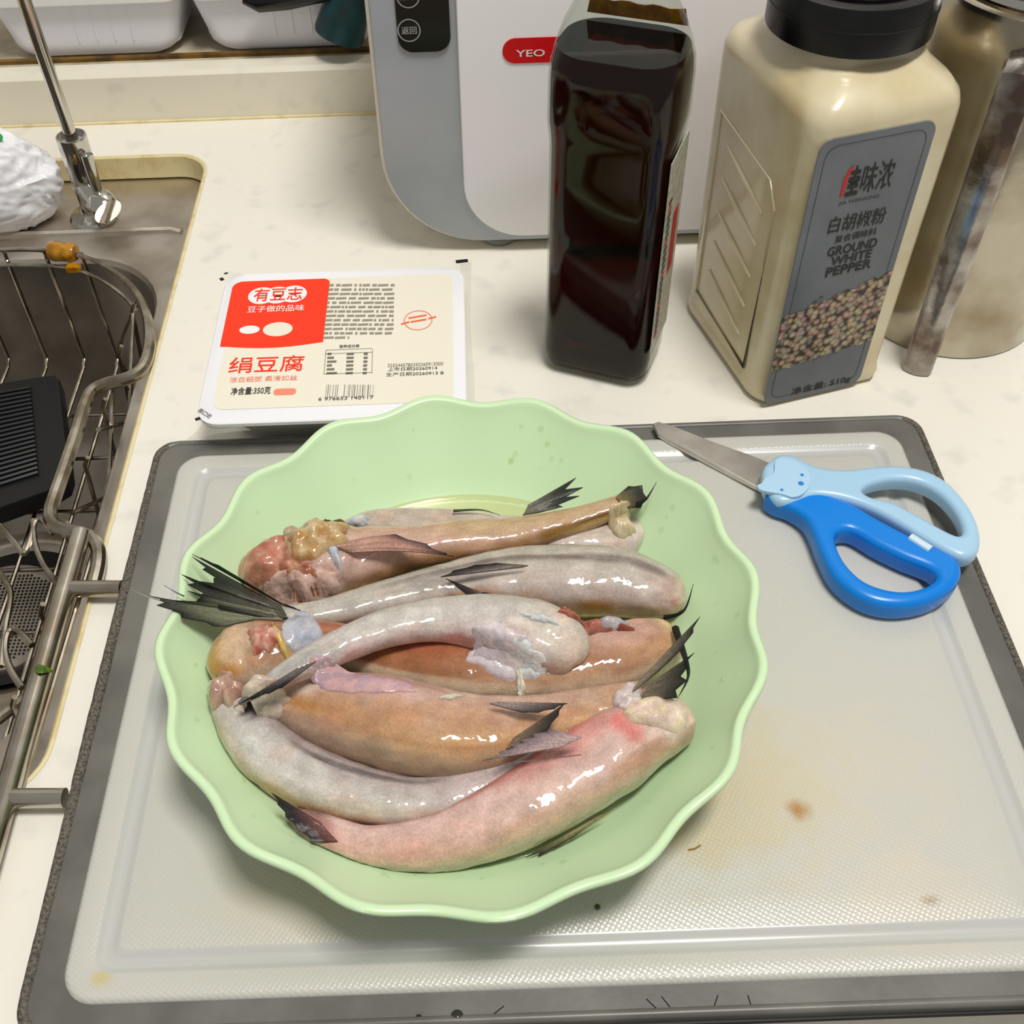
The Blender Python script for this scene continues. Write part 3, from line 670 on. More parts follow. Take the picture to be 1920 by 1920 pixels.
# label frame line
ol = [lab3(x, z, 0.0007) for x, z in label_outline(0.0035)]; il = [lab3(x, z, 0.0007) for x, z in label_outline(0.0038)]
n = len(ol); obj('frame_line', ol + il, [(i, (i + 1) % n, n + (i + 1) % n, n + i) for i in range(n)], pm('frame_ink', (70, 74, 80), 0.5), jl)
for (sx_, sz_) in ((-0.020, 0.066), (-0.017, 0.068), (-0.0165, 0.064)):
    flat_poly('leaf_mark', [lab3(sx_ + a, sz_ + b, 0.0007) for a, b in ((0, 0), (0.002, 0.0004), (0.0034, 0.0012), (0.0016, 0.0012))], pm('mark_ink', (52, 62, 66), 0.5), jl)

# ------------------------------------------------------------------ steel canister with strap handle
CC = Vector((0.2705, 0.511, 0)); CR = 0.052
cn = thing('steel_canister', 'tall stainless steel canister with upright strap handle at the right edge', 'canister', CC)
obj('body', *lathe([(CR - 0.003, 0.0), (CR - 0.0005, 0.0008), (CR, 0.003), (CR, 0.180), (CR - 0.001, 0.183), (CR - 0.004, 0.185)], CC, 64), M_can, cn)
obj('rim', *lathe([(CR - 0.006, 0.184), (CR - 0.0035, 0.1865), (CR - 0.006, 0.189)], CC, 56), M_chrome, cn)
obj('lid', *lathe([(CR - 0.007, 0.187), (CR - 0.007, 0.196), (CR - 0.010, 0.199), (0, 0.201)], CC, 56), M_can, cn)
SP = Vector((0.2375, 0.4492, 0)); sd = Vector((CC.x - SP.x, CC.y - SP.y, 0)).normalized(); sw = Vector((sd.y, -sd.x, 0))
rings = []
path = [(0.0, 0.0006), (0.0, 0.03), (0.0, 0.08), (0.0, 0.13), (0.0005, 0.158), (0.004, 0.167), (0.010, 0.1705), (0.0185, 0.1705)]
for k, (dd_, z) in enumerate(path):
    c = SP + sd * dd_ + Vector((0, 0, z)); hw_ = 0.0082 - 0.0004 * (k < 2)
    nx = Vector((0, 0, 1)) if k >= 5 else -sd
    if k == 5: nx = (-sd + Vector((0, 0, 1))).normalized()
    ring = []
    for s_, h_ in ((-1, -0.0020), (-0.86, 0.0002), (-0.4, 0.0016), (0, 0.0020), (0.4, 0.0016), (0.86, 0.0002), (1, -0.0020), (0.8, -0.0012), (0, 0.0004), (-0.8, -0.0012)):
        ring.append(c + sw * (s_ * hw_) + nx * h_)
    rings.append(ring)
obj('strap_handle', *loft(rings), M_strap, cn, 30)
obj('handle_mount', *lathe([(0.004, 0.0), (0.004, 0.006)], SP + sd * 0.013 + Vector((0, 0, 0.1700)), 12, sd), M_strap, cn)
obj('handle_mount', *lathe([(0.003, 0.0), (0.003, 0.0165)], SP + sd * 0.001 + Vector((0, 0, 0.060)), 12, sd), M_strap, cn)

# ------------------------------------------------------------------ tofu box
TZ0, TX0, TX1, TY0, TY1 = 0.0300, -0.1422, -0.0072, 0.3965, 0.5205
tcx, tcy = (TX0 + TX1) / 2, (TY0 + TY1) / 2
tf = thing('tofu_box', 'white sealed tofu box with red and cream printed film lid', 'food box', (tcx, tcy, 0))
M_tray = pm('tray_plastic', (228, 228, 224), 0.4, sss=0.1)
M_lidf = pm('film_white', (240, 240, 244), 0.22)
tw, td = TX1 - TX0, TY1 - TY0
obj('tray', *loft([[Vector((x, y, z)) for x, y in rrect(tcx + 0.0, tcy + oy, w_, d_, r_, 6)] for w_, d_, r_, z, oy in ((tw - 0.030, td - 0.036, 0.012, 0.0006, 0.004), (tw - 0.024, td - 0.030, 0.013, 0.003, 0.004), (tw - 0.012, td - 0.018, 0.014, 0.026, 0.002), (tw - 0.010, td - 0.016, 0.014, 0.0272, 0.002), (tw + 0.0, td - 0.000, 0.012, 0.0280, 0), (tw, td, 0.012, 0.0295, 0))]), M_tray, tf)
film = obj('film_lid', *loft([[Vector((x, y, z)) for x, y in rrect(tcx, tcy, tw + d_, td + d_, 0.012, 6)] for d_, z in ((-0.0005, 0.0294), (0.0, 0.0298), (-0.0012, 0.0303))]), M_lidf, tf)
M_clear = thin_clear('film_clear', (250, 250, 248), 0.06, 1.4, body=0.10, bodycol=(235, 235, 228))
rg = []
for t in range(9):
    y = TY0 - 0.002 + (TY1 + 0.006 - TY0) * t / 8
    rg.append([Vector((TX1 - 0.002, y, 0.0292)), Vector((TX1 + 0.0035 + 0.0006 * math.sin(t), y, 0.0293 + 0.0008 * math.sin(t * 1.9))), Vector((TX1 + 0.0035 + 0.0006 * math.sin(t), y, 0.0291 + 0.0008 * math.sin(t * 1.9))), Vector((TX1 - 0.002, y, 0.0290))])
obj('clear_flap', *loft(rg), M_clear, tf, 60)
ca = [at(392, 770, 0.0288), at(372, 806, 0.0262), at(350, 824, 0.0205)]
cb = [at(470, 806, 0.0282), at(410, 812, 0.0262), at(362, 826, 0.0200)]
rg = [[a, b, b - Vector((0, 0, 0.0002)), a - Vector((0, 0, 0.0002))] for a, b in zip(ca, cb)]
obj('clear_flap', *loft(rg), M_clear, tf, 60)
PZ = 0.0304
M_cream = pm('print_cream', (236, 230, 212), 0.3); M_ored = pm('print_orange_red', (250, 52, 8), 0.3)
M_tink = pm('print_ink', (52, 50, 46), 0.5); M_tgrey = pm('print_grey', (120, 114, 100), 0.5); M_tsal = pm('print_salmon', (240, 140, 116), 0.5)
def tpx(px, py, o_=0.0): 
    p = at(px, py, PZ); return Vector((p.x, p.y, PZ + o_))
X_, Y_ = Vector((1, 0, 0)), Vector((0, 1, 0))
def tbox(name, px0, py0, px1, py1, mat, o_, r_=0.0, parent=None):
    a, b = tpx(px0, py0), tpx(px1, py1)
    pts = [Vector((x, y, PZ + o_)) for x, y in rrect((a.x + b.x) / 2, (a.y + b.y) / 2, abs(b.x - a.x), abs(b.y - a.y), max(r_, 1e-5), 5)]
    return obj(name, pts, [tuple(range(len(pts)))], mat, parent or film)
def ttext(body, xl, yl, xr, yr, hpx, mat, bold=0.0, o_=0.0004, name='lettering', parent=None):
    a, b = tpx(xl, yl), tpx(xr, yr); t_ = tpx(xl, yl - hpx)
    return fit_text(body, Vector((a.x, (a.y + b.y) / 2, PZ)), X_, Y_, b.x - a.x, t_.y - a.y, mat, parent or film, name, bold, off=o_)
bl, br_, tl, tr = tpx(408, 768), tpx(862, 760), tpx(428, 528), tpx(845, 514)
lbl = obj('label_print', [Vector((x, y, PZ + 0.0001)) for x, y in rrect((bl.x + tr.x) / 2 - 0.001, (bl.y + tr.y) / 2, 0.121, tl.y - bl.y, 0.006, 6)], [tuple(range(28))], M_cream, tf)
# red field with rounded top and bowed bottom
ra_, rb_ = tpx(413, 652), tpx(607, 523)
xs0, xs1, ys0, ys1 = tpx(412, 652).x, tpx(606, 640).x, tpx(412, 650).y, tpx(520, 526).y
pts = []
for i in range(13): t = i / 12; pts.append(Vector((xs0 + (xs1 - xs0) * t, ys0 - 0.0030 * math.sin(math.pi * t) + 0.0006 * t, PZ + 0.0002)))
for i in range(7): a = math.pi / 2 * i / 6; pts.append(Vector((xs1 - 0.004 + 0.004 * math.cos(a), ys1 - 0.004 + 0.004 * math.sin(a), PZ + 0.0002)))
for i in range(7): a = math.pi / 2 + math.pi / 2 * i / 6; pts.append(Vector((xs0 + 0.006 + 0.006 * math.cos(a), ys1 - 0.006 + 0.006 * math.sin(a), PZ + 0.0002)))
obj('red_field', pts, [tuple(range(len(pts)))], M_ored, lbl)
for kb_, (cx_, cy_) in enumerate(((491, 555), (520, 554), (550, 552))):
    c = tpx(cx_, cy_); obj('logo_bubble', [Vector((c.x + 0.0076 * math.cos(a), c.y + 0.0076 * math.sin(a), PZ + 0.00025 + 0.00005 * kb_)) for a in [2 * math.pi * i / 28 for i in range(28)]], [tuple(range(28))], M_wprint, lbl)
ttext('有豆志', 474, 567, 566, 563, 24, M_ored, 0.012, 0.0005, parent=lbl)
ttext('豆子做的品味', 463, 588, 570, 583, 12, M_wprint, 0.004, parent=lbl)
# plain oval where the cartoon figure is printed
for (cx_, cy_, rx_, ry_, m_) in ((468, 619, 0.0055, 0.0035, M_wprint), (521, 618, 0.0080, 0.0060, M_cream)):
    c = tpx(cx_, cy_); obj('plain_patch', [Vector((c.x + rx_ * math.cos(a), c.y + ry_ * math.sin(a), PZ + 0.0003)) for a in [2 * math.pi * i / 24 for i in range(24)]], [tuple(range(24))], m_, lbl)
ttext('绢豆腐', 427, 701, 568, 697, 30, M_ored, 0.006, parent=lbl)
ttext('洁白细腻 柔滑如丝', 430, 718, 557, 714, 10, M_tsal, 0.0, parent=lbl)
ttext('净含量:350克', 432, 742, 507, 739, 14, M_tink, 0.012, parent=lbl)
tbox('small_badge', 512, 742, 556, 728, M_tsal, 0.0002, 0.002, lbl)
# small print block: rows of words too small to read
rng = random.Random(3); sp = MB()
for r_ in range(13):
    y = 533 + r_ * 8.2; x = 617 - r_ * 0.9; xe = 740 - r_ * 0.2 if r_ < 12 else 655
    while x < xe:
        wl = rng.choice((5, 9, 14, 20)); x2 = min(x + wl, xe)
        a, b = tpx(x, y + 4.6), tpx(x2, y)
        if x2 - x > 2: sp.add([(a.x, a.y, PZ + 0.0003), (b.x, a.y, PZ + 0.0003), (b.x, b.y, PZ + 0.0003), (a.x, b.y, PZ + 0.0003)], [(0, 1, 2, 3)])
        x = x2 + rng.choice((1.5, 1.5, 4))
so = sp.build('small_print', pm('print_fine', (150, 144, 128), 0.5), lbl); so['kind'] = 'stuff'
ttext('营养成分表', 636, 654, 674, 652, 6, M_tink, 0.01, parent=lbl)
fr = MB()
for (x0, y0, x1, y1) in ((611, 657, 698, 656), (609, 664, 698, 663), (607, 702, 697, 701)):
    a, b = tpx(x0, y0 + 0.5), tpx(x1, y1 - 0.5); fr.add([(a.x, a.y, PZ + .0003), (b.x, a.y, PZ + .0003), (b.x, a.y + .0003, PZ + .0003), (a.x, a.y + .0003, PZ + .0003)], [(0, 1, 2, 3)])
for (x0, y0, x1, y1) in ((607, 702, 611, 657), (697, 701, 698, 656)):
    a, b = tpx(x0, y0), tpx(x1, y1); fr.add([(a.x, a.y, PZ + .0003), (a.x + .0003, a.y, PZ + .0003), (b.x + .0003, b.y, PZ + .0003), (b.x, b.y, PZ + .0003)], [(0, 1, 2, 3)])
for i in range(6):
    y = 662 + i * 7.2
    for (x0, x1) in ((614, 614 + 8 + (i * 5) % 13), (650, 664), (682, 690)):
        a, b = tpx(x0 - i * .4, y + 4.5), tpx(x1 - i * .4, y); fr.add([(a.x, a.y, PZ + .0003), (b.x, a.y, PZ + .0003), (b.x, b.y, PZ + .0003), (a.x, b.y, PZ + .0003)], [(0, 1, 2, 3)])
fo = fr.build('nutrition_table', M_tgrey, lbl)
bc = MB(); x = 610.0
while x < 705:
    wv = rng.choice((1, 1.4, 2.2, 3.2)); a, b = tpx(x, 746), tpx(min(x + wv, 706), 722)
    bc.add([(a.x, a.y, PZ + .0003), (b.x, a.y, PZ + .0003), (b.x, b.y, PZ + .0003), (a.x, b.y, PZ + .0003)], [(0, 1, 2, 3)]); x += wv + rng.choice((1.2, 1.6, 2.6))
bc.build('barcode', M_tink, lbl)
ttext('6 976653 140117', 597, 752, 700, 749, 6.5, M_tink, 0.0, parent=lbl)
ttext('3252445780350260913000', 727, 690, 831, 685, 6, M_tgrey, 0.0, parent=lbl)
ttext('上市日期20260914', 727, 698, 820, 693, 7, M_tink, 0.0, parent=lbl)
ttext('生产日期20260913 B', 724, 707, 832, 703, 7, M_tink, 0.0, parent=lbl)
ttext('扫码查看', 771, 531, 800, 529, 4.5, M_tgrey, 0.0, parent=lbl) if False else None
c = tpx(784, 601)
ob = [Vector((c.x + 0.0078 * math.cos(a), c.y + 0.0085 * math.sin(a), PZ + 0.0003)) for a in [2 * math.pi * i / 40 for i in range(40)]]
ib = [Vector((c.x + 0.0072 * math.cos(a), c.y + 0.0079 * math.sin(a), PZ + 0.0003)) for a in [2 * math.pi * i / 40 for i in range(40)]]
obj('stamp_ring', ob + ib, [(i, (i + 1) % 40, 40 + (i + 1) % 40, 40 + i) for i in range(40)], M_tsal, lbl)
sb = MB()
for (x0, y0, x1, y1) in ((752, 608, 768, 604), (770, 604, 800, 599), (803, 598, 818, 594), (766, 597, 800, 591)):
    a, b = tpx(x0, y0), tpx(x1, y1); sb.add([(a.x, a.y - .0008, PZ + .0004), (b.x, b.y - .0008, PZ + .0004), (b.x, b.y + .0004, PZ + .0004), (a.x, a.y + .0004, PZ + .0004)], [(0, 1, 2, 3)])
sb.build('stamp_bars', pm('print_orange', (244, 108, 66), 0.5), lbl)
# tear corner marks
for (px_, py_, w_, h_, rz_) in ((866, 488, 0.0070, 0.0032, 0.12), (416, 524, 0.0022, 0.0030, 0.5), (424, 513, 0.0022, 0.0016, 0.3), (371, 786, 0.0026, 0.0022, 0.4)):
    c = tpx(px_, py_); cs, sn = math.cos(rz_), math.sin(rz_)
    obj('black_mark', [Vector((c.x + x * cs - y * sn, c.y + x * sn + y * cs, PZ - 0.0006 if px_ > 800 else PZ + 0.0002)) for x, y in ((-w_ / 2, -h_ / 2), (w_ / 2, -h_ / 2), (w_ / 2, h_ / 2), (-w_ / 2, h_ / 2))], [(0, 1, 2, 3)], M_black, film)
p_ = tpx(369, 772); dv = (tpx(392, 786) - p_); dl = dv.length; dv.normalize(); nv = Vector((-dv.y, dv.x, 0))
fit_text('撕口处', p_, dv, nv, dl, 0.0030, M_tink, film, bold=0.0, off=0.0004)
# film flap carrying the black mark at the back right
a, b = tpx(850, 500), tpx(885, 484)
obj('corner_flap', [Vector((a.x, a.y - .004, PZ - .0008)), Vector((b.x, a.y - .004, PZ - .0008)), Vector((b.x, b.y, PZ - .0008)), Vector((a.x, b.y, PZ - .0008))], [(0, 1, 2, 3)], M_clear, tf)

# ------------------------------------------------------------------ cutting board
BZ = 0.012
KX0, KX1, KY0, KY1 = -0.1672, 0.2232, 0.1172, 0.4060
kcx, kcy, kw, kd_ = (KX0 + KX1) / 2, (KY0 + KY1) / 2, KX1 - KX0, KY1 - KY0
cb_ = thing('cutting_board', 'large cutting board with translucent white panel and dark grey border', 'cutting board', (kcx, kcy, 0))
M_band = pm('board_grey', (112, 110, 104), 0.35, col2=(96, 94, 90), noise_scale=25, bump=0.03, bump_scale=300)
M_speck = pm('board_edge', (110, 103, 92), 0.7, col2=(66, 62, 56), noise_scale=900, thr=(0.40, 0.62), bump=0.5, bump_scale=600)
obj('border', *loft(rings_rr(kcx, kcy, [(kw - 0.004, kd_ - 0.004, 0.011, 0.0005), (kw - 0.001, kd_ - 0.001, 0.012, 0.002), (kw - 0.001, kd_ - 0.001, 0.012, 0.0092), (kw - 0.006, kd_ - 0.006, 0.010, 0.0108), (kw - 0.032, kd_ - 0.032, 0.010, 0.0108), (kw - 0.0325, kd_ - 0.0325, 0.010, 0.0085), (kw - 0.1, kd_ - 0.1, 0.010, 0.0085)], 8)), M_band, cb_, 30)
ring_path = [Vector((x, y, 0.0100)) for x, y in rrect(kcx, kcy, kw - 0.0042, kd_ - 0.0042, 0.0105, 8)]
dense = []
for i, p in enumerate(ring_path):
    q = ring_path[(i + 1) % len(ring_path)]; m_ = max(1, int((q - p).length / 0.004))
    for k in range(m_): dense.append(p.lerp(q, k / m_))
def rimr(p):
    if p.x < KX0 + 0.01: return 0.0021 + 0.0006 * math.exp(-((p.y - 0.26) / 0.07) ** 2) + 0.0002 * noise.noise(p * 300)
    return 0.0019
rimo = obj('raised_rim', *tube(dense, [rimr(p) for p in dense], 8, 0, False, True), M_speck, cb_, 60)
rimo.data.materials.append(M_band)
for q in rimo.data.polygons:
    if KX0 + 0.008 < q.center.x < KX1 - 0.008: q.material_index = 1
obj('front_shade_band', *box((KX0 + 0.012, KY0 - 0.0004, 0.0035), (KX1 - 0.012, KY0 + 0.002, 0.0062)), M_blackmat, cb_)  # black strip puts the shade on the board's front face into colour
# translucent panel with juice groove
M_pan = pm('board_panel', (196, 195, 187), 0.32, sss=0.15, coat=0.12)
N, L = nodes(M_pan); b = N['Principled BSDF']; tc = N.new('ShaderNodeTexCoord')
mp = N.new('ShaderNodeMapping'); mp.inputs['Rotation'].default_value = (0, 0, math.radians(32)); mp.inputs['Scale'].default_value = (620, 620, 1)
vo = N.new('ShaderNodeTexVoronoi'); vo.inputs['Scale'].default_value = 1.0; vo.inputs['Randomness'].default_value = 0.18
bp = N.new('ShaderNodeBump'); bp.inputs['Strength'].default_value = 0.30; bp.inputs['Distance'].default_value = 0.0006; bp.invert = True
L.new(tc.outputs['Object'], mp.inputs['Vector']); L.new(mp.outputs[0], vo.inputs['Vector']); L.new(vo.outputs['Distance'], bp.inputs['Height']); L.new(bp.outputs['Normal'], b.inputs['Normal']); L.new(bp.outputs['Normal'], b.inputs['Coat Normal'])
def bxy(px, py): q = at(px, py, BZ); return q.x, q.y
stains(M_pan, [(*bxy(1330, 1480), 0.060, (186, 170, 122), 0.7, 0.8), (*bxy(1500, 1450), 0.075, (206, 198, 176), 0.6, 0.7), (*bxy(1495, 1522), 0.0062, (170, 118, 34), 0.9, 0.9), (*bxy(560, 1680), 0.05, (204, 194, 166), 0.5, 0.6), (*bxy(1700, 1690), 0.045, (210, 200, 180), 0.5, 0.6), (*bxy(1745, 1690), 0.006, (150, 120, 80), 0.6, 0.6), (*bxy(190, 1835), 0.006, (200, 180, 110), 0.7, 0.8)])
pw, pd = kw - 0.0285, kd_ - 0.0235; pcy = kcy - 0.0005
G = [(0, 0.0100), (0.0002, 0.0116), (0.0014, 0.0123), (0.0025, BZ + 0.0006), (0.0092, BZ + 0.0006), (0.0100, BZ + 0.0003), (0.0113, BZ - 0.0009), (0.0135, BZ - 0.0014), (0.0157, BZ - 0.0009), (0.0170, BZ + 0.0001), (0.0180, BZ + 0.0004), (0.03, BZ + 0.0005)]
pno = obj('panel', *loft([[Vector((x, y, z)) for x, y in rrect(kcx, pcy, pw - 2 * i_, pd - 2 * i_, max(0.004, 0.012 - i_ * 0.5), 8)] for i_, z in G], False, True), M_pan, cb_, 60)
M_gro = pm('board_groove', (192, 192, 188), 0.25, sss=0.15, coat=0.2)
pno.data.materials.append(M_gro)
for q in pno.data.polygons:
    if len(q.vertices) == 4 and 5 <= q.index // 36 <= 9: q.material_index = 1
BT = BZ + 0.0006
# knife scores along the front strip of the border
for (x0, y0, x1, y1) in ((1212, 1873, 1232, 1892), (1240, 1868, 1256, 1888), (1338, 1890, 1346, 1866), (1402, 1866, 1408, 1884), (925, 1902, 945, 1886)):
    a, b = at(x0, y0, 0.0109), at(x1, y1, 0.0109); obj('score', *tube([a, b], 0.00018, 4), M_blackmat, cb_)

# crumbs on the board
M_herb = pm('herb', (60, 84, 20), 0.5)
c = at(1120, 1701, BT)
tag(obj('herb_scrap', *lathe([(0.0003, 0), (0.0011, 0.0003), (0.0010, 0.0007), (0.0002, 0.0010)], (c.x, c.y, BT), 7), M_herb, None), 'tiny dark green herb scrap on the board in front of the bowl', 'herb')
c = at(1302, 1589, BT + 0.0003)
tag(obj('straw_bit', *tube([c + Vector((-0.0024, -0.0008, 0)), c + Vector((0, -0.0005, 0.0002)), c + Vector((0.0024, 0.0008, 0))], 0.0003, 6, 8), pm('straw', (150, 110, 30), 0.5), None), 'tiny curled brown fibre on the board right of the bowl', 'crumb')
for (px_, py_, r_) in ((857, 1905, 0.0022), (785, 1908, 0.0012)):
    c = at(px_, py_, 0.0109)
    tag(obj('water_drop', *lathe([(r_, 0), (r_ * 0.85, r_ * 0.28), (r_ * 0.5, r_ * 0.46), (0, r_ * 0.5)], (c.x, c.y, 0.0108), 16), thin_clear('drop_%d' % px_, (205, 205, 200), 0.02, 1.33), None), 'larger water drop on the front border of the board' if r_ > 0.002 else 'smaller water drop on the front border of the board', 'water drop')

# ------------------------------------------------------------------ scissors
sc_ = thing('scissors', 'kitchen scissors with light blue and bright blue handles on the board', 'scissors', at(1480, 900, BT))
M_lblue = pm('handle_light_blue', (168, 206, 232), 0.28, sss=0.1); M_blue = pm('handle_blue', (6, 128, 222), 0.28)
M_blade = pm('blade_steel', (226, 222, 216), 0.42, 1.0, col2=(206, 200, 192), noise_scale=50)
def wpts(px, z): return [(lambda p: (p.x, p.y))(at(x, y, z)) for x, y in px]
def plate(px, holes, zc, th, bev, name, mat, n=90, lift=None):
    outer_ = closed_spline(wpts(px, zc), n); hs_ = [closed_spline(wpts(h, zc), 50) for h in holes]
    v, f = curve_mesh([outer_] + hs_, max(th - bev, 0.0001), bev, 3)
    for p in v: p.z += zc
    return obj(name, v, f, mat, sc_, 50)
def inset_px(px, d):   # the bevel grows the outline, so draw it slightly smaller
    return px
zb = BT + 0.0030
blade_px = [(1224, 797), (1234, 793), (1262, 801), (1340, 832), (1400, 853), (1450, 873), (1470, 890), (1452, 925), (1420, 916), (1330, 866), (1262, 829), (1232, 812)]
obj_b = curve_mesh([wpts(blade_px, zb)], 0.0007, 0.0002, 1)
obj('upper_blade', [Vector((p.x, p.y, p.z + zb)) for p in obj_b[0]], obj_b[1], M_blade, sc_, 30)
bl2 = [(1228, 803), (1260, 812), (1340, 850), (1440, 900), (1455, 925), (1425, 922), (1330, 872), (1262, 835), (1234, 818)]
obj_b = curve_mesh([wpts(bl2, zb - 0.0018)], 0.0006, 0.0002, 1)
obj('lower_blade', [Vector((p.x, p.y, p.z + zb - 0.0018)) for p in obj_b[0]], obj_b[1], M_blade, sc_, 30)
blue_o = [(1432, 938), (1448, 955), (1478, 966), (1505, 985), (1520, 1012), (1534, 1048), (1556, 1090), (1590, 1122), (1632, 1143), (1680, 1150), (1730, 1143), (1770, 1124), (1794, 1098), (1795, 1072), (1775, 1052), (1735, 1034), (1690, 1012), (1640, 985), (1600, 962), (1570, 948), (1520, 930), (1470, 920)]
blue_h = [(1563, 1016), (1580, 1008), (1600, 1012), (1640, 1036), (1690, 1060), (1735, 1078), (1750, 1094), (1730, 1112), (1690, 1121), (1650, 1116), (1612, 1100), (1582, 1070), (1566, 1040)]
plate(blue_o, [blue_h], BT + 0.0065, 0.0062, 0.0034, 'blue_handle', M_blue, 120)
lt_o = [(1426, 905), (1430, 885), (1446, 870), (1462, 862), (1490, 866), (1516, 880), (1545, 888), (1588, 890), (1630, 885), (1680, 883), (1730, 892), (1772, 914), (1806, 950), (1828, 990), (1834, 1025), (1826, 1048), (1802, 1056), (1770, 1044), (1720, 1014), (1680, 990), (1640, 968), (1600, 952), (1560, 942), (1520, 940), (1485, 952), (1455, 950), (1434, 930)]
lt_h = [(1614, 930), (1630, 918), (1670, 910), (1715, 914), (1755, 934), (1786, 968), (1800, 1000), (1794, 1014), (1770, 1006), (1720, 978), (1670, 952), (1630, 942)]
plate(lt_o, [lt_h], BT + 0.0092, 0.0048, 0.0030, 'light_blue_handle', M_lblue, 120)
disc = [(1419, 912), (1427, 908), (1434, 898), (1450, 888), (1452, 868), (1462, 860), (1475, 862), (1495, 868), (1512, 880), (1520, 898), (1516, 916), (1502, 930), (1484, 934), (1464, 928), (1440, 924), (1424, 920)]
dsk = plate(disc, [], BT + 0.0142, 0.0010, 0.0004, 'pivot_cover', pm('cover_blue', (176, 212, 236), 0.3), 60)
M_wear = pm('worn_blue', (40, 132, 210), 0.5)
for px_, py_, r_ in ((1502, 906, 0.0014), (1504, 890, 0.0009), (1466, 918, 0.0008)):
    c = at(px_, py_, BT + 0.0154); obj('worn_print', *lathe([(r_, 0), (r_ * 0.9, 0.00005)], (c.x, c.y, BT + 0.0153), 10), M_wear, dsk)
a, b = at(1706, 1008, BT + 0.012), at(1744, 1032, BT + 0.012)
obj('stop_pad', *tube([a, b], 0.0022, 8), pm('stop_pale', (205, 228, 240), 0.35), sc_)

# ------------------------------------------------------------------ green bowl
BCX, BCY = -0.0108, 0.2610
FC = [0.12082, 0.00012, 0.00115, -0.00322, 0.00055, -7e-05, 7e-05, 0.00026, 0.00028, -0.00022, 0.00141]
def rim_r(t):
    s_ = FC[0]
    for i, k in enumerate((1, 2, 3, 4)): s_ += FC[1 + 2 * i] * math.cos(k * t) + FC[2 + 2 * i] * math.sin(k * t)
    return s_, 1.4 * (FC[9] * math.cos(16 * t) + FC[10] * math.sin(16 * t))
M_mint = pm('mint_plastic', (204, 231, 187), 0.34, sss=0.08, coat=0.1)
bwl = thing('green_bowl', 'mint green plastic bowl with scalloped rim full of raw fish', 'bowl', (BCX, BCY, BT))
prof = [(0.0, 0.0150), (0.035, 0.0150), (0.070, 0.0150), (0.080, 0.0155), (0.087, 0.0175), (0.092, 0.0208), (0.098, 0.0265), (0.105, 0.0340), (0.1115, 0.0415), (0.1150, 0.0462), (0.1168, 0.0487), (0.1176, 0.0503), (0.1184, 0.0511), (0.1202, 0.0513), (0.1212, 0.0507), (0.1213, 0.0492), (0.1188, 0.0455), (0.1140, 0.0395), (0.1072, 0.0318), (0.100, 0.0236), (0.0945, 0.0178), (0.088, 0.0144), (0.080, 0.0130), (0.076, BT + 0.0001), (0.070, BT + 0.0001), (0.068, 0.0133), (0.0, 0.0133)]
NS = 256
prof_bowl = prof
rings = []
for (r_, z) in prof:
    ring = []
    wz = max(0.0, min(1.0, (z - 0.0145) / 0.0365)); wl = wz ** 1.3
    for j in range(NS):
        t = 2 * math.pi * j / NS; b_, l_ = rim_r(t)
        rr = r_ * (1 + (b_ / 0.12082 - 1) * wz) + l_ * wl
        ph = l_ / 0.0018
        ring.append(Vector((BCX + rr * math.cos(t), BCY + rr * math.sin(t), z + 0.0010 * ph * wl)))
    rings.append(ring)
obj('bowl_shell', *loft(rings), M_mint, bwl, 60)
# droplets on the inner wall
M_drop = thin_clear('wall_drops', (252, 254, 250), 0.02, 1.33)
rng = random.Random(11)
for k in range(46):
    t = rng.uniform(0, 2 * math.pi); h_ = rng.uniform(0.25, 0.9); r0 = 0.092 + (0.1158 - 0.092) * h_; z0 = 0.0208 + (0.0465 - 0.0208) * h_
    b_, l_ = rim_r(t); wz = (z0 - 0.0145) / 0.0365; rr = r0 * (1 + (b_ / 0.12082 - 1) * wz) + l_ * wz ** 1.3
    nrm = Vector((-math.cos(t) * 0.73, -math.sin(t) * 0.73, 0.68)); s_ = rng.uniform(0.0006, 0.0015)
    obj('droplet', *lathe([(s_, 0), (s_ * 0.85, s_ * 0.35), (s_ * 0.5, s_ * 0.55), (0, s_ * 0.62)], (BCX + rr * math.cos(t), BCY + rr * math.sin(t), z0 + 0.0002 + 0.0010 * l_ / 0.0018 * wz ** 1.3), 12, nrm), M_drop, bwl, 60)

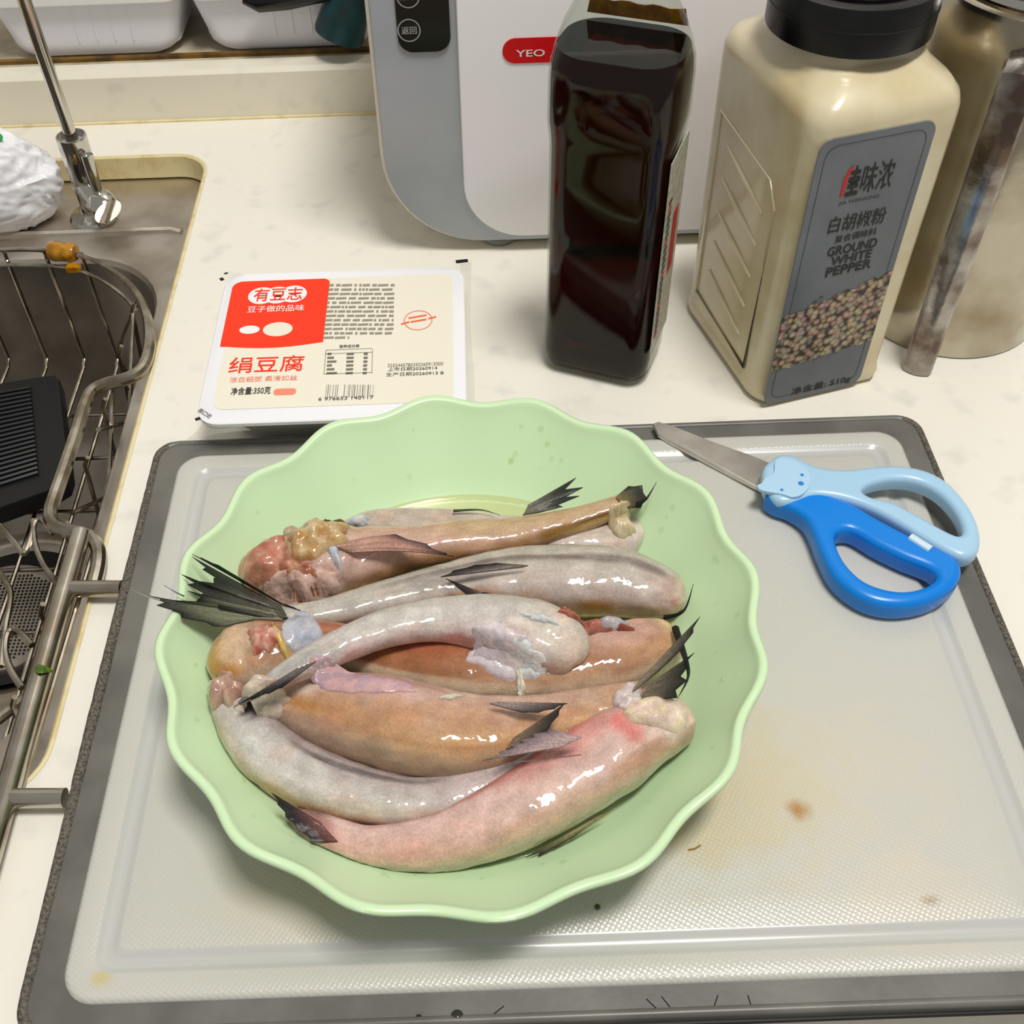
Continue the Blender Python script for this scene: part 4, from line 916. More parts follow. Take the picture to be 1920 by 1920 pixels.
# ------------------------------------------------------------------ fish
def fish_mat(name, rough=0.45, speck=0.5, coat=1.0, sss=0.12, bump=0.42, bscale=135):
    m = bpy.data.materials.new(name); m.use_nodes = True; N, L = nodes(m); b = N['Principled BSDF']
    at_ = N.new('ShaderNodeAttribute'); at_.attribute_name = 'skin'
    tc = N.new('ShaderNodeTexCoord'); n1 = N.new('ShaderNodeTexNoise'); n1.inputs['Scale'].default_value = 1100; n1.inputs['Detail'].default_value = 3
    n0 = N.new('ShaderNodeTexNoise'); n0.inputs['Scale'].default_value = 120; n0.inputs['Detail'].default_value = 5
    L.new(tc.outputs['Object'], n1.inputs['Vector']); L.new(tc.outputs['Object'], n0.inputs['Vector'])
    r1 = N.new('ShaderNodeMapRange'); r1.inputs['From Min'].default_value = 0.35; r1.inputs['From Max'].default_value = 0.65; r1.inputs['To Min'].default_value = 1 - 0.30 * speck; r1.inputs['To Max'].default_value = 1 + 0.12 * speck
    L.new(n1.outputs['Fac'], r1.inputs['Value'])
    r0 = N.new('ShaderNodeMapRange'); r0.inputs['From Min'].default_value = 0.3; r0.inputs['From Max'].default_value = 0.7; r0.inputs['To Min'].default_value = 0.86; r0.inputs['To Max'].default_value = 1.10
    L.new(n0.outputs['Fac'], r0.inputs['Value'])
    mu = N.new('ShaderNodeMath'); mu.operation = 'MULTIPLY'; L.new(r1.outputs[0], mu.inputs[0]); L.new(r0.outputs[0], mu.inputs[1])
    sc = N.new('ShaderNodeVectorMath'); sc.operation = 'SCALE'; L.new(at_.outputs['Color'], sc.inputs[0]); L.new(mu.outputs[0], sc.inputs['Scale']); L.new(sc.outputs[0], b.inputs['Base Color'])
    b.inputs['Roughness'].default_value = rough; b.inputs['Coat Weight'].default_value = coat; b.inputs['Coat Roughness'].default_value = 0.035; b.inputs['Coat IOR'].default_value = 1.36; b.inputs['Specular IOR Level'].default_value = 0.2
    b.inputs['Subsurface Weight'].default_value = sss; b.inputs['Subsurface Radius'].default_value = (1.0, 0.55, 0.4); b.inputs['Subsurface Scale'].default_value = 0.003
    n2 = N.new('ShaderNodeTexNoise'); n2.inputs['Scale'].default_value = bscale; n2.inputs['Detail'].default_value = 2.0; n2.inputs['Roughness'].default_value = 0.4
    bp = N.new('ShaderNodeBump'); bp.inputs['Strength'].default_value = bump; bp.inputs['Distance'].default_value = 0.002
    L.new(tc.outputs['Object'], n2.inputs['Vector']); L.new(n2.outputs['Fac'], bp.inputs['Height']); L.new(bp.outputs['Normal'], b.inputs['Normal']); L.new(bp.outputs['Normal'], b.inputs['Coat Normal'])
    return m
M_fish = fish_mat('fish_skin'); M_gut = fish_mat('fish_flesh', 0.4, 0.4, 1.0, 0.2, 0.45, 240); M_fin = fish_mat('fish_fin', 0.6, 0.9, 0.10, 0.0, 0.06, 500)
def bowl_in(q, gap=0.0006):
    """keep soft flesh inside the bowl: press it against the inner wall and floor"""
    q.z = max(q.z, 0.0153); dx_, dy_ = q.x - BCX, q.y - BCY; rad_ = math.hypot(dx_, dy_); z = q.z
    if rad_ < 0.07: return q
    t = math.atan2(dy_, dx_); b_, l_ = rim_r(t); wz = max(0.0, min(1.0, (z - 0.0145) / 0.0365)); pr = prof_bowl[2:10]
    if z > 0.0500: return q
    for (r0, z0), (r1, z1) in zip(pr, pr[1:]):
        if z <= z1: ri = r0 + (r1 - r0) * (z - z0) / max(z1 - z0, 1e-6); break
    else: ri = pr[-1][0]
    lim = ri * (1 + (b_ / 0.12082 - 1) * wz) + l_ * wz ** 1.3 - gap
    if rad_ > lim: q.x, q.y = BCX + dx_ * lim / rad_, BCY + dy_ * lim / rad_
    return q
M_fin.node_tree.nodes['Principled BSDF'].inputs['Alpha'].default_value = 0.84
def setcol(o, cols):
    a = o.data.attributes.new('skin', 'FLOAT_COLOR', 'POINT')
    for i, c in enumerate(cols): a.data[i].color = (*c, 1.0)
def mixc(a, b, t): return tuple(x * (1 - t) + y * t for x, y in zip(a, b))
def ramp(keys, a):
    if a >= keys[0][0]: return lin(keys[0][1])
    for (a0, c0), (a1, c1) in zip(keys, keys[1:]):
        if a >= a1: t = (a0 - a) / (a0 - a1); t = t * t * (3 - 2 * t); return mixc(lin(c0), lin(c1), t)
    return lin(keys[-1][1])
BODY_V, BODY_F, BODY_N, DEFER = [], [], [0], []
def fish(label, nd, keys, splats=(), flat=0.84, seed=0, nr=130, ns=56, lump=0.055, along=None, rough=(), crease=(), grow=1.05, ex=0.78):
    """nd: (px, py, z of the axis, half width in px) from the left end to the right end; keys: colour by angle round the body (180 far side, 90 top, 0 near side)"""
    P = catmull([(*at(x, y, z), r * mpp(at(x, y, z))) for x, y, z, r in nd], nr)
    c0 = Vector(P[nr // 2][:3])
    t = thing('gutted_fish', label, 'fish', (c0.x, c0.y, 0.016), 'raw fish piled in the green bowl')
    V = []; C_ = []; F_ = []
    for i, p in enumerate(P):
        T = (Vector(P[min(i + 1, nr - 1)][:3]) - Vector(P[max(i - 1, 0)][:3])).normalized()
        Sd = T.cross(Vector((0, 0, 1))).normalized(); Nn = Sd.cross(T)
        u = i / (nr - 1); r = max(p[3], 0.0003) * (1 + 0.05 * noise.noise(Vector((u * 7, seed * 4.1, 0))))
        for j in range(ns):
            a = 2 * math.pi * j / ns; ad = math.degrees(a); ad = ad if ad <= 225 else ad - 360
            ca_, sa_ = math.cos(a), math.sin(a); ca_ = math.copysign(abs(ca_) ** ex, ca_); sa_ = math.copysign(abs(sa_) ** ex, sa_)
            base = Vector(p[:3]); d = (Sd * ca_ + Nn * (sa_ * flat)) * (0.97 * grow)
            q = base + d * r
            k = 1 + lump * noise.noise(q * 55 + Vector((seed * 3.1, 0, 0))) + lump * 0.5 * noise.noise(q * 140 + Vector((0, seed * 1.7, 0)))
            for (u0, u1, am, fq) in rough:
                ww = max(0.0, 1 - abs((u - (u0 + u1) / 2) / ((u1 - u0) / 2)) ** 4) if u0 < u < u1 else 0.0
                if ww: k += ww * am * (noise.noise(q * fq + Vector((seed, 1, 2))) + 0.6 * (0.4 - abs(noise.noise(q * fq * 2.1 + Vector((3, seed, 2))))))
            for (u0, u1, ac, wd_, am) in crease:
                if u0 < u < u1: k -= am * math.sin(math.pi * (u - u0) / (u1 - u0)) * math.exp(-((ad - ac - 14 * math.sin(u * 9 + seed)) / wd_) ** 2)
            q = base + d * r * k
            bowl_in(q)
            V.append(q)
            w_ = noise.noise(q * 90 + Vector((seed, 5, 0))) * 26 + noise.noise(q * 300) * 10
            c = ramp(keys, ad + w_)
            if along:
                for (u0, u1, cc, st) in along:
                    m_ = min(u0, u1), max(u0, u1)
                    tt = max(0.0, min(1.0, (u - u0) / (u1 - u0))); tt = tt * tt * (3 - 2 * tt); c = mixc(c, lin(cc), tt * st)
            for (su, sa, ru, rA, cc, st) in splats:
                dd = ((u - su) / ru) ** 2 + ((ad - sa) / rA) ** 2 + 0.5 * noise.noise(q * 160 + Vector((su * 9, sa, 0)))
                if dd < 1.6: c = mixc(c, lin(cc), st * max(0.0, min(1.0, (1.6 - dd) / 1.2)))
            g_ = 1 + 0.16 * noise.noise(Vector((u * 26, ad * 0.055, seed * 5.0))) + 0.12 * noise.noise(Vector((u * 60, ad * 0.16, seed * 2.0)))
            rd = max(0.0, noise.noise(Vector((u * 14, ad * 0.03, seed * 7.0 + 3))) - 0.12) * 0.9
            c = mixc(c, (c[0] * 1.02, c[1] * 0.80, c[2] * 0.74), min(1, rd))
            C_.append(tuple(x * g_ * 0.86 for x in c))
    for i in range(nr - 1):
        for j in range(ns): k = (j + 1) % ns; F_.append((i * ns + j, i * ns + k, (i + 1) * ns + k, (i + 1) * ns + j))
    F_ += [tuple(range(ns)), tuple(range((nr - 1) * ns, nr * ns))]
    o = obj('body', V, F_, M_fish, t, 80); setcol(o, C_)
    BODY_V.extend(V); BODY_F.extend([tuple(k + BODY_N[0] for k in q) for q in F_]); BODY_N[0] += len(V)
    return t
def lump_part(*a, **k): DEFER.append((_lump, a, k))
def fin(*a, **k): DEFER.append((_fin, a, k))
def ray_(*a, **k): DEFER.append((_ray, a, k))
def pile_hit(px, py, z):
    """where the line of sight through a pixel meets the pile of fish (or the given height)"""
    d = ray(px, py).normalized(); h = BVH.ray_cast(CAMP, d)
    return h[0] if h[0] is not None else at(px, py, z)
def pile_z(x, y, fallback):
    h = BVH.ray_cast(Vector((x, y, 0.12)), Vector((0, 0, -1)))
    return h[0].z if h[0] is not None else fallback
def _lump(t, name, px, py, z, rx, ry, rz_, col, col2, rot=0.0, seed=0, amt=0.22, mat=None, freq=1.3):
    """soft slab of flesh, entrail or membrane draped over the pile; radii in px (x, y), thickness in metres"""
    c = pile_hit(px, py, z); m_ = mpp(c); cs, sn = math.cos(rot), math.sin(rot); NR_, NA_ = 14, 56
    top_ = []; V = []; C_ = []; F_ = []
    for i in range(NR_ + 1):
        ro = i / NR_
        for j in range(NA_):
            a = 2 * math.pi * j / NA_; e_ = 1 + amt * 1.5 * noise.noise(Vector((math.cos(a) * 1.3, math.sin(a) * 1.3, seed * 3.3))) + amt * 0.9 * noise.noise(Vector((math.cos(a) * 3.2, math.sin(a) * 3.2, seed * 1.9)))
            x, y = math.cos(a) * rx * m_ * ro * e_, math.sin(a) * ry * m_ * ro * e_ * 1.25
            X, Y = c.x + x * cs - y * sn, c.y + x * sn + y * cs
            zs = pile_z(X, Y, 0.0153); zs = max(zs, c.z - 0.010 - 0.004 * ro)
            q3 = Vector((X, Y, 0)) * 230 + Vector((seed, 0, 0))
            fold = 0.45 * noise.noise(q3) + 0.55 * (0.35 - abs(noise.noise(q3 * 0.55 + Vector((4, seed, 0)))))
            h_ = rz_ * (max(0.0, 1 - ro ** 2.6)) ** 0.6 * (0.85 + 0.8 * fold)
            p = Vector((X, Y, zs + 0.00025 + max(h_, 0.0))) if i < NR_ else Vector((X, Y, zs - 0.0006))
            V.append(bowl_in(p))
            tt = max(0.0, min(1.0, 0.5 + 1.2 * noise.noise(q3 * 0.8 + Vector((0, 0, 9))) + 0.5 * noise.noise(q3 * 2.3))); C_.append(mixc(lin(col), lin(col2), tt))
    for i in range(NR_):
        for j in range(NA_): k = (j + 1) % NA_; F_.append((i * NA_ + j, i * NA_ + k, (i + 1) * NA_ + k, (i + 1) * NA_ + j))
    b0 = len(V)
    for j in range(NA_): q = V[NR_ * NA_ + j].copy(); q.z -= 0.0008; V.append(q); C_.append(C_[NR_ * NA_ + j])
    for j in range(NA_): k = (j + 1) % NA_; F_.append((NR_ * NA_ + j, NR_ * NA_ + k, b0 + k, b0 + j))
    F_.append(tuple(range(b0, b0 + NA_)))
    o = obj(name, V, F_, mat or M_gut, t, 80); setcol(o, C_); return o
def _fin(t, name, root, tips, cols, z0=None, spread=6.0, notch=0.22, curl=0.0, samples=14, drape=True):
    """fan of rays: root (px,py,z), tips [(px,py,z)] in order; root points spread over `spread` px across the fan"""
    n = len(tips); tp_ = [at(x, y, z) for x, y, z in tips]; r0 = at(*root); m_ = mpp(r0)
    across = (tp_[-1] - tp_[0]); across = across.normalized() if across.length > 1e-6 else Vector((1, 0, 0))
    rays = []
    for i, q in enumerate(tp_):
        s_ = (i / (n - 1) - 0.5) if n > 1 else 0
        rays.append((r0 + across * (s_ * spread * m_), q, 1.0))
    colsR = []
    for i in range(n):
        colsR.append(rays[i])
        if i < n - 1:
            a, b = rays[i], rays[i + 1]; e = (a[1] + b[1]) / 2; rt = (a[0] + b[0]) / 2
            colsR.append((rt, rt + (e - rt) * (1 - notch), 0.0))
    V = []; C_ = []; F_ = []
    nc = len(colsR)
    for side in (0, 1):
        for ci, (a, b, isray) in enumerate(colsR):
            ln = (b - a).length
            for k in range(samples):
                u = k / (samples - 1); p = a.lerp(b, u) + Vector((0, 0, curl * math.sin(math.pi * u) * ln))
                if drape: p.z = max(p.z, pile_z(p.x, p.y, 0.0) + 0.0007)
                p.z += (0.00016 + 0.00030 * isray * (1 - 0.7 * u)) * (1 if side == 0 else -1)
                V.append(p); tt = u ** 1.2; c = mixc(lin(cols[0]), lin(cols[1]), min(1, tt * 1.5)) if tt < 0.66 else mixc(lin(cols[1]), lin(cols[2]), (tt - 0.66) / 0.34)
                if isray: c = mixc(c, lin(cols[2]), 0.35)
                C_.append(c)
    sN = nc * samples
    for side in (0, 1):
        for ci in range(nc - 1):
            for k in range(samples - 1):
                a = side * sN + ci * samples + k; F_.append((a, a + 1, a + samples + 1, a + samples))
    for k in range(samples - 1):
        for ci in (0, nc - 1): a = ci * samples + k; F_.append((a, a + 1, sN + a + 1, sN + a))
    for ci in range(nc - 1):
        for k in (0, samples - 1): a = ci * samples + k; F_.append((a, a + samples, sN + a + samples, sN + a))
    o = obj(name, V, F_, M_fin, t, 50); setcol(o, C_); return o
def _ray(t, name, path, r0_, col):
    P = [at(*p) for p in path]; P = [Vector(q) for q in catmull([tuple(p) for p in P], 18)]
    v, f = tube(P, [max(r0_ * (1 - i / 17.5), 0.00012) for i in range(18)], 6)
    o = obj(name, v, f, M_fin, t, 80); setcol(o, [lin(col)] * len(v)); return o
BLK = ((120, 112, 100), (34, 34, 34), (8, 9, 11))
PALE = ((196, 180, 172), (150, 136, 134), (60, 56, 60))

# B: pale fish lying at the very back, mostly under the yellow-brown one
fB = fish('pale pinkish raw fish half hidden at the back of the bowl', [(640, 985, .028, 6), (690, 984, .028, 26), (780, 985, .027, 34), (880, 994, .026, 36), (980, 1010, .025, 42), (1080, 1018, .025, 46), (1150, 1012, .025, 42), (1192, 992, .025, 26), (1206, 980, .025, 5)],
   [(180, (206, 190, 172)), (90, (216, 200, 186)), (0, (222, 206, 200))], [(0.2, 70, .2, 60, (200, 184, 166), .7), (0.85, 90, .1, 60, (226, 208, 198), .8)], seed=1)
lump_part(fB, 'flesh_flap', 1165, 988, .030, 26, 18, .005, (222, 204, 176), (200, 180, 140), 0.3, 3, .2)
# A: yellow-brown fish along the back
fA = fish('yellow-brown raw fish along the back of the bowl with torn open head', [(446, 1078, .030, 8), (472, 1072, .032, 36), (530, 1072, .034, 54), (600, 1058, .035, 64), (680, 1048, .035, 58), (760, 1030, .035, 45), (850, 1015, .035, 38), (950, 1006, .035, 34), (1050, 984, .036, 27), (1130, 960, .038, 22), (1180, 940, .040, 18), (1204, 929, .041, 10)],
   [(160, (190, 160, 112)), (110, (202, 172, 138)), (70, (212, 176, 154)), (30, (200, 160, 132)), (-10, (178, 134, 88))],
   [(0.08, 90, .09, 60, (196, 122, 94), .85), (0.22, 125, .08, 50, (196, 168, 122), .8), (0.30, 100, .06, 60, (206, 182, 172), .6), (0.20, 60, .06, 34, (168, 84, 58), .8), (0.17, 15, .15, 40, (212, 178, 166), .9), (0.30, 40, .1, 30, (204, 172, 160), .7), (0.45, 80, .12, 40, (218, 176, 160), .7), (0.78, 30, .14, 28, (150, 110, 38), .9), (0.85, 42, .12, 8, (80, 62, 30), .7), (0.84, 5, .12, 24, (214, 182, 118), .8), (0.70, 95, .2, 30, (200, 172, 126), .7)], seed=2, lump=.07, rough=((0.0, 0.36, .30, 110),))
lump_part(fA, 'entrail', 600, 1012, .042, 62, 34, .007, (206, 184, 142), (184, 140, 84), 0.25, 4, .25)
lump_part(fA, 'entrail', 636, 972, .043, 36, 15, .005, (132, 98, 36), (52, 46, 32), 0.35, 6, .3)
lump_part(fA, 'entrail', 570, 996, .040, 44, 22, .005, (194, 176, 148), (166, 142, 120), 0.55, 7, .3)
lump_part(fA, 'torn_flesh', 497, 1050, .043, 48, 40, .0065, (200, 150, 128), (182, 112, 88), -0.3, 8, .25)
lump_part(fA, 'torn_flesh', 560, 1078, .045, 46, 20, .005, (162, 92, 68), (196, 148, 116), -0.35, 9, .3)
lump_part(fA, 'torn_flesh', 560, 1110, .042, 80, 20, .005, (218, 186, 172), (200, 160, 150), 0.12, 31, .25)
lump_part(fA, 'gill_plate', 624, 1032, .048, 9, 34, .0028, (160, 178, 204), (196, 198, 200), 0.38, 10, .15)
lump_part(fA, 'gill_plate', 668, 985, .045, 30, 14, .004, (176, 188, 204), (206, 202, 200), 0.3, 11, .2)
fin(fA, 'pectoral_fin', (645, 1030, .050), [(850, 1043, .050), (838, 1038, .051), (800, 1020, .052), (742, 1002, .052)], ((212, 166, 146), (202, 154, 136), (44, 38, 48)), spread=40, notch=.05, curl=.05)
fin(fA, 'dorsal_fin', (985, 958, .041), [(1080, 896, .046), (1093, 914, .045), (1086, 930, .043), (1055, 950, .041)], BLK, spread=24, notch=.28)
fin(fA, 'tail_fin', (1160, 942, .043), [(1178, 912, .047), (1204, 910, .047), (1214, 936, .045), (1202, 952, .043)], ((140, 124, 76), (58, 58, 48), (20, 22, 20)), spread=22, notch=.06)
ray_(fA, 'tail_spine', [(1194, 946, .045), (1212, 935, .046), (1231, 904, .049)], .0010, (16, 17, 18))
ray_(fA, 'fin_spine', [(850, 958, .036), (900, 956, .036), (938, 966, .036)], .0007, (60, 76, 44))
# C: long grey fish with black tail fan at the left
fC = fish('long smooth grey raw fish with black tail fan over the left rim', [(470, 1140, .041, 9), (510, 1152, .041, 17), (560, 1154, .040, 23), (620, 1148, .038, 28), (700, 1130, .036, 35), (800, 1108, .033, 42), (880, 1096, .031, 50), (960, 1090, .030, 60), (1050, 1088, .030, 68), (1150, 1092, .030, 65), (1220, 1106, .030, 55), (1264, 1120, .030, 38), (1286, 1126, .030, 12)],
   [(170, (184, 178, 160)), (120, (194, 188, 172)), (80, (204, 194, 182)), (40, (208, 192, 182)), (0, (200, 170, 146)), (-30, (176, 126, 86))],
   [(0.64, 100, .36, 6, (110, 96, 88), .75), (0.92, 60, .06, 60, (210, 170, 156), .6), (0.95, 40, .03, 25, (180, 88, 76), .6), (0.5, 20, .06, 30, (190, 132, 80), .7), (0.72, -5, .03, 25, (180, 124, 44), .9), (0.2, 60, .2, 60, (196, 194, 184), .6), (0.12, 20, .1, 30, (124, 116, 112), .5), (0.97, 90, .05, 60, (222, 200, 180), .7), (0.45, 75, .06, 30, (150, 138, 130), .5)], seed=3, crease=((0.42, 0.98, 100, 10, .10),))
fin(fC, 'tail_fin', (540, 1140, .043), [(360, 1039, .058), (378, 1046, .058), (410, 1060, .057), (440, 1078, .055), (470, 1098, .052)], ((40, 38, 36), (10, 12, 12), (5, 6, 7)), spread=60, notch=.04)
fin(fC, 'tail_fin', (535, 1152, .043), [(360, 1044, .055), (380, 1068, .055), (400, 1085, .055), (372, 1090, .055), (340, 1077, .054), (352, 1096, .054), (375, 1118, .052), (410, 1140, .050)], ((110, 104, 90), (58, 58, 52), (8, 10, 11)), spread=40, notch=.10)
fin(fC, 'tail_fin', (525, 1162, .043), [(352, 1108, .053), (372, 1124, .053), (330, 1126, .053), (276, 1117, .054), (294, 1135, .053), (340, 1158, .051), (400, 1174, .048)], ((176, 176, 146), (112, 116, 92), (8, 10, 11)), spread=40, notch=.10)
ray_(fC, 'tail_ray', [(300, 1125, .054), (272, 1117, .055), (248, 1106, .056)], .0004, (170, 170, 160))
ray_(fC, 'tail_ray', [(345, 1118, .053), (325, 1108, .054), (307, 1097, .055)], .0004, (110, 110, 110))
fin(fC, 'pectoral_fin', (985, 1062, .046), [(826, 1082, .047), (850, 1070, .048), (890, 1060, .049), (930, 1056, .049)], ((186, 172, 160), (92, 82, 80), (22, 22, 26)), spread=10, notch=.04)
fin(fC, 'pectoral_fin', (945, 1132, .044), [(836, 1085, .048), (856, 1100, .048), (880, 1124, .047), (905, 1142, .045)], ((150, 116, 106), (56, 48, 50), (18, 18, 20)), spread=26, notch=.06)
lump_part(fC, 'membrane', 566, 1182, .052, 36, 42, .0032, (172, 176, 190), (192, 190, 196), 0.12, 12, .12)
ray_(fC, 'fin_spine', [(1245, 1158, .036), (1282, 1145, .040), (1300, 1095, .046)], .0011, (14, 15, 17))
# D: brown fish with orange head at the left
fD = fish('brown-backed raw fish in the middle with yellow-orange head end', [(392, 1240, .036, 16), (420, 1238, .037, 52), (470, 1232, .038, 68), (520, 1222, .038, 62), (570, 1208, .037, 48), (640, 1214, .035, 44), (740, 1240, .034, 50), (850, 1255, .034, 60), (950, 1258, .034, 63), (1050, 1254, .034, 66), (1150, 1236, .034, 68), (1215, 1216, .034, 58), (1258, 1205, .034, 42), (1278, 1200, .034, 12)],
   [(170, (196, 162, 148)), (120, (192, 140, 112)), (85, (178, 126, 88)), (50, (190, 148, 114)), (15, (206, 178, 152)), (-30, (192, 162, 142))],
   [(0.05, 80, .08, 70, (214, 184, 146), .9), (0.09, 60, .06, 46, (206, 152, 62), .9), (0.14, 100, .06, 50, (220, 192, 160), .8), (0.03, 130, .02, 50, (130, 104, 84), .6), (0.45, 105, .12, 22, (178, 86, 66), .8), (0.48, 62, .12, 16, (156, 98, 54), .8), (0.80, 120, .1, 40, (218, 180, 164), .8), (0.94, 110, .05, 40, (218, 188, 142), .9), (0.45, 22, .26, 22, (208, 186, 158), .9), (0.42, 95, .16, 40, (168, 106, 70), .6), (0.9, 60, .1, 30, (200, 156, 116), .7)], seed=4, lump=.05, rough=((0.0, 0.2, .16, 90),))
lump_part(fD, 'gill', 497, 1196, .0535, 30, 24, .004, (216, 170, 150), (176, 84, 70), -0.6, 14, .35)
lump_part(fD, 'gill_rim', 528, 1206, .0535, 8, 42, .003, (214, 186, 112), (190, 148, 70), 0.45, 15, .2)
lump_part(fD, 'torn_flesh', 422, 1296, .040, 38, 26, .006, (198, 166, 146), (158, 118, 104), -0.4, 16, .3)
lump_part(fD, 'torn_flesh', 478, 1288, .046, 52, 20, .005, (216, 200, 180), (196, 176, 162), -0.2, 17, .25)
lump_part(fD, 'entrail', 1145, 1172, .040, 34, 15, .005, (168, 168, 184), (196, 188, 188), 0.1, 18, .15)
lump_part(fD, 'entrail', 1112, 1176, .037, 74, 18, .004, (140, 66, 50), (176, 112, 96), 0.0, 19, .3)
# F: big tan fish
fF = fish('largest raw fish, tan brown with wet highlights, under the grey tail tip', [(500, 1306, .034, 14), (532, 1314, .035, 42), (600, 1332, .036, 68), (700, 1350, .037, 84), (800, 1374, .037, 83), (900, 1381, .036, 76), (1000, 1366, .035, 62), (1090, 1342, .035, 48), (1160, 1318, .036, 36), (1210, 1300, .038, 24), (1235, 1290, .039, 8)],
   [(160, (212, 188, 174)), (115, (212, 178, 160)), (80, (198, 152, 116)), (50, (190, 142, 100)), (15, (188, 154, 126)), (-20, (168, 142, 118))],
   [(0.10, 100, .10, 40, (228, 206, 186), .9), (0.12, 76, .12, 12, (190, 132, 72), .9), (0.30, 130, .14, 35, (210, 168, 156), .8), (0.20, 30, .2, 25, (180, 150, 134), .8), (0.55, 62, .2, 10, (212, 170, 122), .7), (0.45, 40, .2, 8, (206, 170, 130), .6), (0.62, 125, .14, 30, (206, 170, 150), .7), (0.8, 80, .1, 60, (194, 156, 122), .6)], seed=5, lump=.045, crease=((0.1, 0.6, 128, 9, .05),))
fin(fF, 'tail_fin', (1188, 1290, .046), [(1313, 1156, .060), (1300, 1186, .058), (1280, 1216, .055), (1258, 1238, .053), (1236, 1258, .052)], ((160, 146, 122), (104, 98, 84), (10, 12, 14)), spread=40, notch=.06)
fin(fF, 'tail_fin', (1205, 1300, .044), [(1302, 1224, .055), (1290, 1250, .054), (1288, 1276, .051), (1270, 1308, .047), (1240, 1312, .045)], ((140, 130, 110), (70, 66, 58), (9, 10, 12)), spread=40, notch=.16)
ray_(fF, 'tail_spine', [(1266, 1178, .045), (1285, 1235, .050), (1290, 1270, .050), (1270, 1310, .046)], .0016, (14, 15, 17))
lump_part(fF, 'belly_flap', 668, 1278, .05, 105, 22, .0014, (206, 164, 160), (178, 150, 162), -0.22, 33, .2)
lump_part(fF, 'fat_shred', 850, 1306, .05, 24, 6, .0016, (214, 206, 186), (196, 190, 170), 0.35, 34, .3)
lump_part(fF, 'white_flesh', 1176, 1312, .047, 26, 30, .0045, (220, 206, 202), (204, 188, 184), -0.5, 21, .2)
fin(fF, 'pectoral_fin', (925, 1318, .053), [(1064, 1319, .054), (1040, 1329, .054), (1010, 1336, .053), (980, 1336, .053)], ((190, 168, 160), (104, 92, 90), (36, 34, 38)), spread=14, notch=.04)
fin(fF, 'dorsal_fin', (955, 1395, .053), [(1058, 1320, .056), (1048, 1340, .056), (1030, 1366, .055), (1015, 1384, .054)], ((140, 116, 90), (70, 62, 52), (22, 22, 24)), spread=26, notch=.05)
# G: grey curved fish at the left
fG = fish('pale grey raw fish curved along the left inner wall of the bowl', [(410, 1272, .034, 8), (423, 1300, .035, 32), (450, 1345, .034, 46), (485, 1395, .033, 56), (545, 1442, .031, 60), (620, 1476, .030, 58), (700, 1497, .029, 51), (780, 1504, .029, 45), (860, 1490, .030, 42), (940, 1452, .032, 38), (1005, 1412, .035, 33), (1050, 1392, .038, 18), (1065, 1386, .039, 5)],
   [(165, (174, 154, 148)), (110, (188, 176, 172)), (70, (206, 198, 190)), (35, (208, 194, 178)), (0, (198, 168, 134)), (-30, (186, 158, 120))],
   [(0.45, 112, .18, 7, (70, 58, 56), .75), (0.05, 90, .06, 70, (184, 152, 138), .7), (0.3, 80, .1, 30, (216, 214, 206), .7), (0.75, 80, .12, 40, (210, 186, 184), .7), (0.62, 20, .12, 25, (214, 190, 180), .7), (0.38, 10, .08, 25, (190, 146, 92), .6)], seed=6, crease=((0.25, 0.7, 112, 8, .08),))
# H: pink fish in front
fH = fish('pink-bellied raw fish at the front of the bowl with cut white head end', [(548, 1528, .030, 14), (580, 1548, .030, 28), (630, 1570, .029, 34), (700, 1588, .028, 39), (790, 1586, .028, 49), (880, 1560, .029, 59), (970, 1520, .031, 68), (1060, 1466, .033, 75), (1140, 1416, .034, 74), (1205, 1378, .035, 64), (1250, 1360, .036, 54), (1286, 1350, .037, 38), (1300, 1347, .037, 12)],
   [(160, (206, 172, 164)), (110, (226, 190, 180)), (75, (228, 194, 182)), (40, (214, 180, 158)), (5, (206, 186, 162)), (-30, (194, 184, 162))],
   [(0.05, 90, .08, 90, (124, 90, 86), .8), (0.12, 70, .06, 40, (190, 118, 110), .6), (0.62, 120, .12, 26, (222, 142, 134), .7), (0.72, 92, .03, 22, (216, 84, 80), .7), (0.84, 90, .10, 60, (232, 212, 198), .8), (0.95, 110, .06, 60, (226, 204, 174), .8), (0.9, 20, .1, 30, (180, 150, 128), .6), (0.72, 40, .08, 20, (190, 140, 108), .6), (0.3, 60, .15, 30, (212, 164, 146), .6), (0.5, 30, .25, 7, (216, 178, 150), .6), (0.52, 142, .16, 18, (186, 92, 84), .7)], seed=7)
fin(fH, 'tail_fin', (618, 1562, .035), [(508, 1486, .043), (520, 1508, .041), (535, 1532, .039), (560, 1556, .037), (585, 1578, .035)], ((134, 84, 80), (38, 32, 34), (14, 16, 14)), spread=50, notch=.08)
fin(fH, 'pectoral_fin', (1072, 1392, .055), [(905, 1426, .052), (935, 1410, .053), (958, 1398, .054), (975, 1388, .055), (1000, 1376, .056), (1030, 1366, .057)], ((216, 188, 184), (170, 146, 148), (116, 100, 104)), spread=40, notch=.14)
fin(fH, 'pectoral_fin', (1082, 1416, .055), [(925, 1434, .051), (960, 1430, .052), (990, 1428, .052), (1015, 1425, .053)], ((228, 164, 158), (206, 160, 158), (176, 150, 154)), spread=16, notch=.06)
fin(fH, 'pelvic_fin', (1135, 1525, .030), [(985, 1608, .024), (1010, 1606, .024), (1040, 1590, .025), (1075, 1570, .026)], ((190, 176, 140), (120, 112, 76), (40, 40, 30)), spread=20, notch=.1)
lump_part(fH, 'cut_flesh', 1232, 1338, .0495, 62, 28, .0045, (232, 214, 182), (222, 198, 184), -0.2, 24, .18)
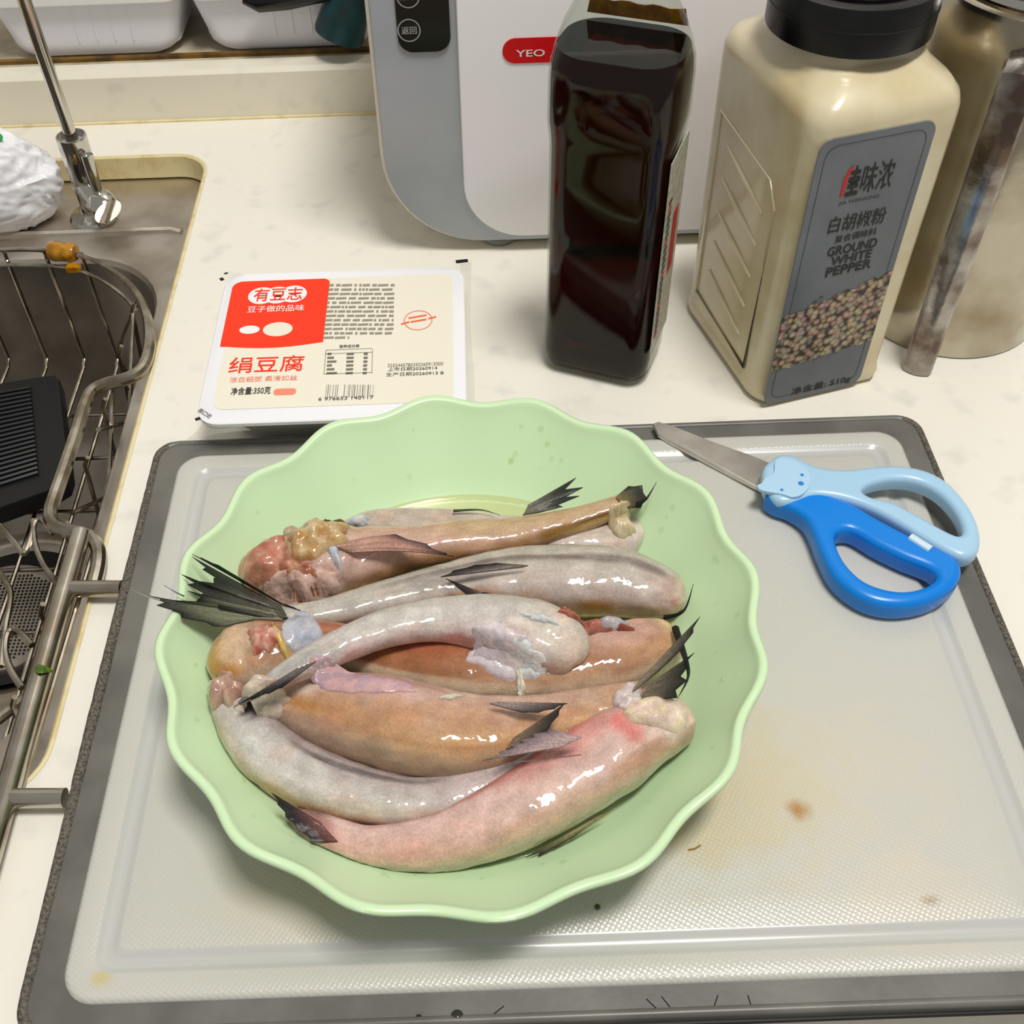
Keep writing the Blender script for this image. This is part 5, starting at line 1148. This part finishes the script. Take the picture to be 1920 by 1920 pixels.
# E: pale grey fish lying on top
fE = fish('slender pale grey raw fish lying on top of the pile', [(448, 1320, .052, 4), (480, 1297, .053, 12), (530, 1268, .053, 22), (590, 1236, .053, 29), (655, 1204, .052, 33), (725, 1178, .052, 35), (800, 1164, .051, 39), (870, 1162, .050, 46), (940, 1172, .050, 56), (1000, 1190, .049, 63), (1048, 1210, .048, 58), (1082, 1224, .047, 42), (1098, 1234, .046, 14)],
   [(160, (188, 182, 172)), (115, (202, 196, 186)), (75, (214, 208, 200)), (35, (222, 204, 198)), (-10, (214, 178, 170))],
   [(0.03, 80, .10, 120, (64, 58, 58), .8), (0.20, 60, .10, 40, (160, 156, 152), .6), (0.72, 40, .1, 40, (226, 202, 194), .7), (0.82, 90, .1, 50, (224, 212, 196), .8), (0.92, 60, .08, 60, (220, 196, 176), .7), (0.62, 0, .1, 20, (212, 142, 134), .6)], seed=8, crease=((0.6, 0.98, 70, 12, .07),))
fin(fE, 'tail_fin', (575, 1247, .062), [(438, 1326, .056), (452, 1318, .057), (472, 1312, .058), (505, 1300, .059), (528, 1290, .059)], ((140, 128, 122), (58, 52, 52), (8, 9, 11)), spread=36, notch=.08)
lump_part(fE, 'belly_flap', 938, 1228, .0585, 66, 24, .0028, (224, 206, 206), (198, 190, 196), -0.4, 25, .25)
lump_part(fE, 'white_membrane', 985, 1254, .060, 40, 13, .0026, (206, 210, 212), (232, 230, 228), -0.45, 26, .3)
lump_part(fE, 'white_membrane', 975, 1280, .058, 8, 24, .0025, (236, 230, 208), (218, 210, 190), 0.1, 27, .3)
lump_part(fE, 'white_membrane', 1010, 1160, .062, 32, 7, .0018, (214, 216, 218), (200, 198, 198), -0.35, 28, .3)
from mathutils.bvhtree import BVHTree
BVH = BVHTree.FromPolygons([tuple(v) for v in BODY_V], BODY_F)
for fn, a, k in DEFER: fn(*a, **k)
# juice in the bowl
M_juice = thin_clear('fish_juice', (253, 251, 242), 0.03, 1.33, body=0.10, bodycol=(228, 222, 196), bump=0.05, bump_scale=60)
wr = 0.0915
jv = [[Vector((BCX + (wr + d_) * math.cos(2 * math.pi * j / 96), BCY + (wr + d_) * math.sin(2 * math.pi * j / 96), z)) for j in range(96)] for d_, z in ((-0.003, 0.0182), (0.0, 0.0203), (-0.0008, 0.0206))]
tag(obj('fish_juice', *loft(jv), M_juice, None, 60), 'shallow pool of cloudy fish juice in the bottom of the green bowl', 'liquid')
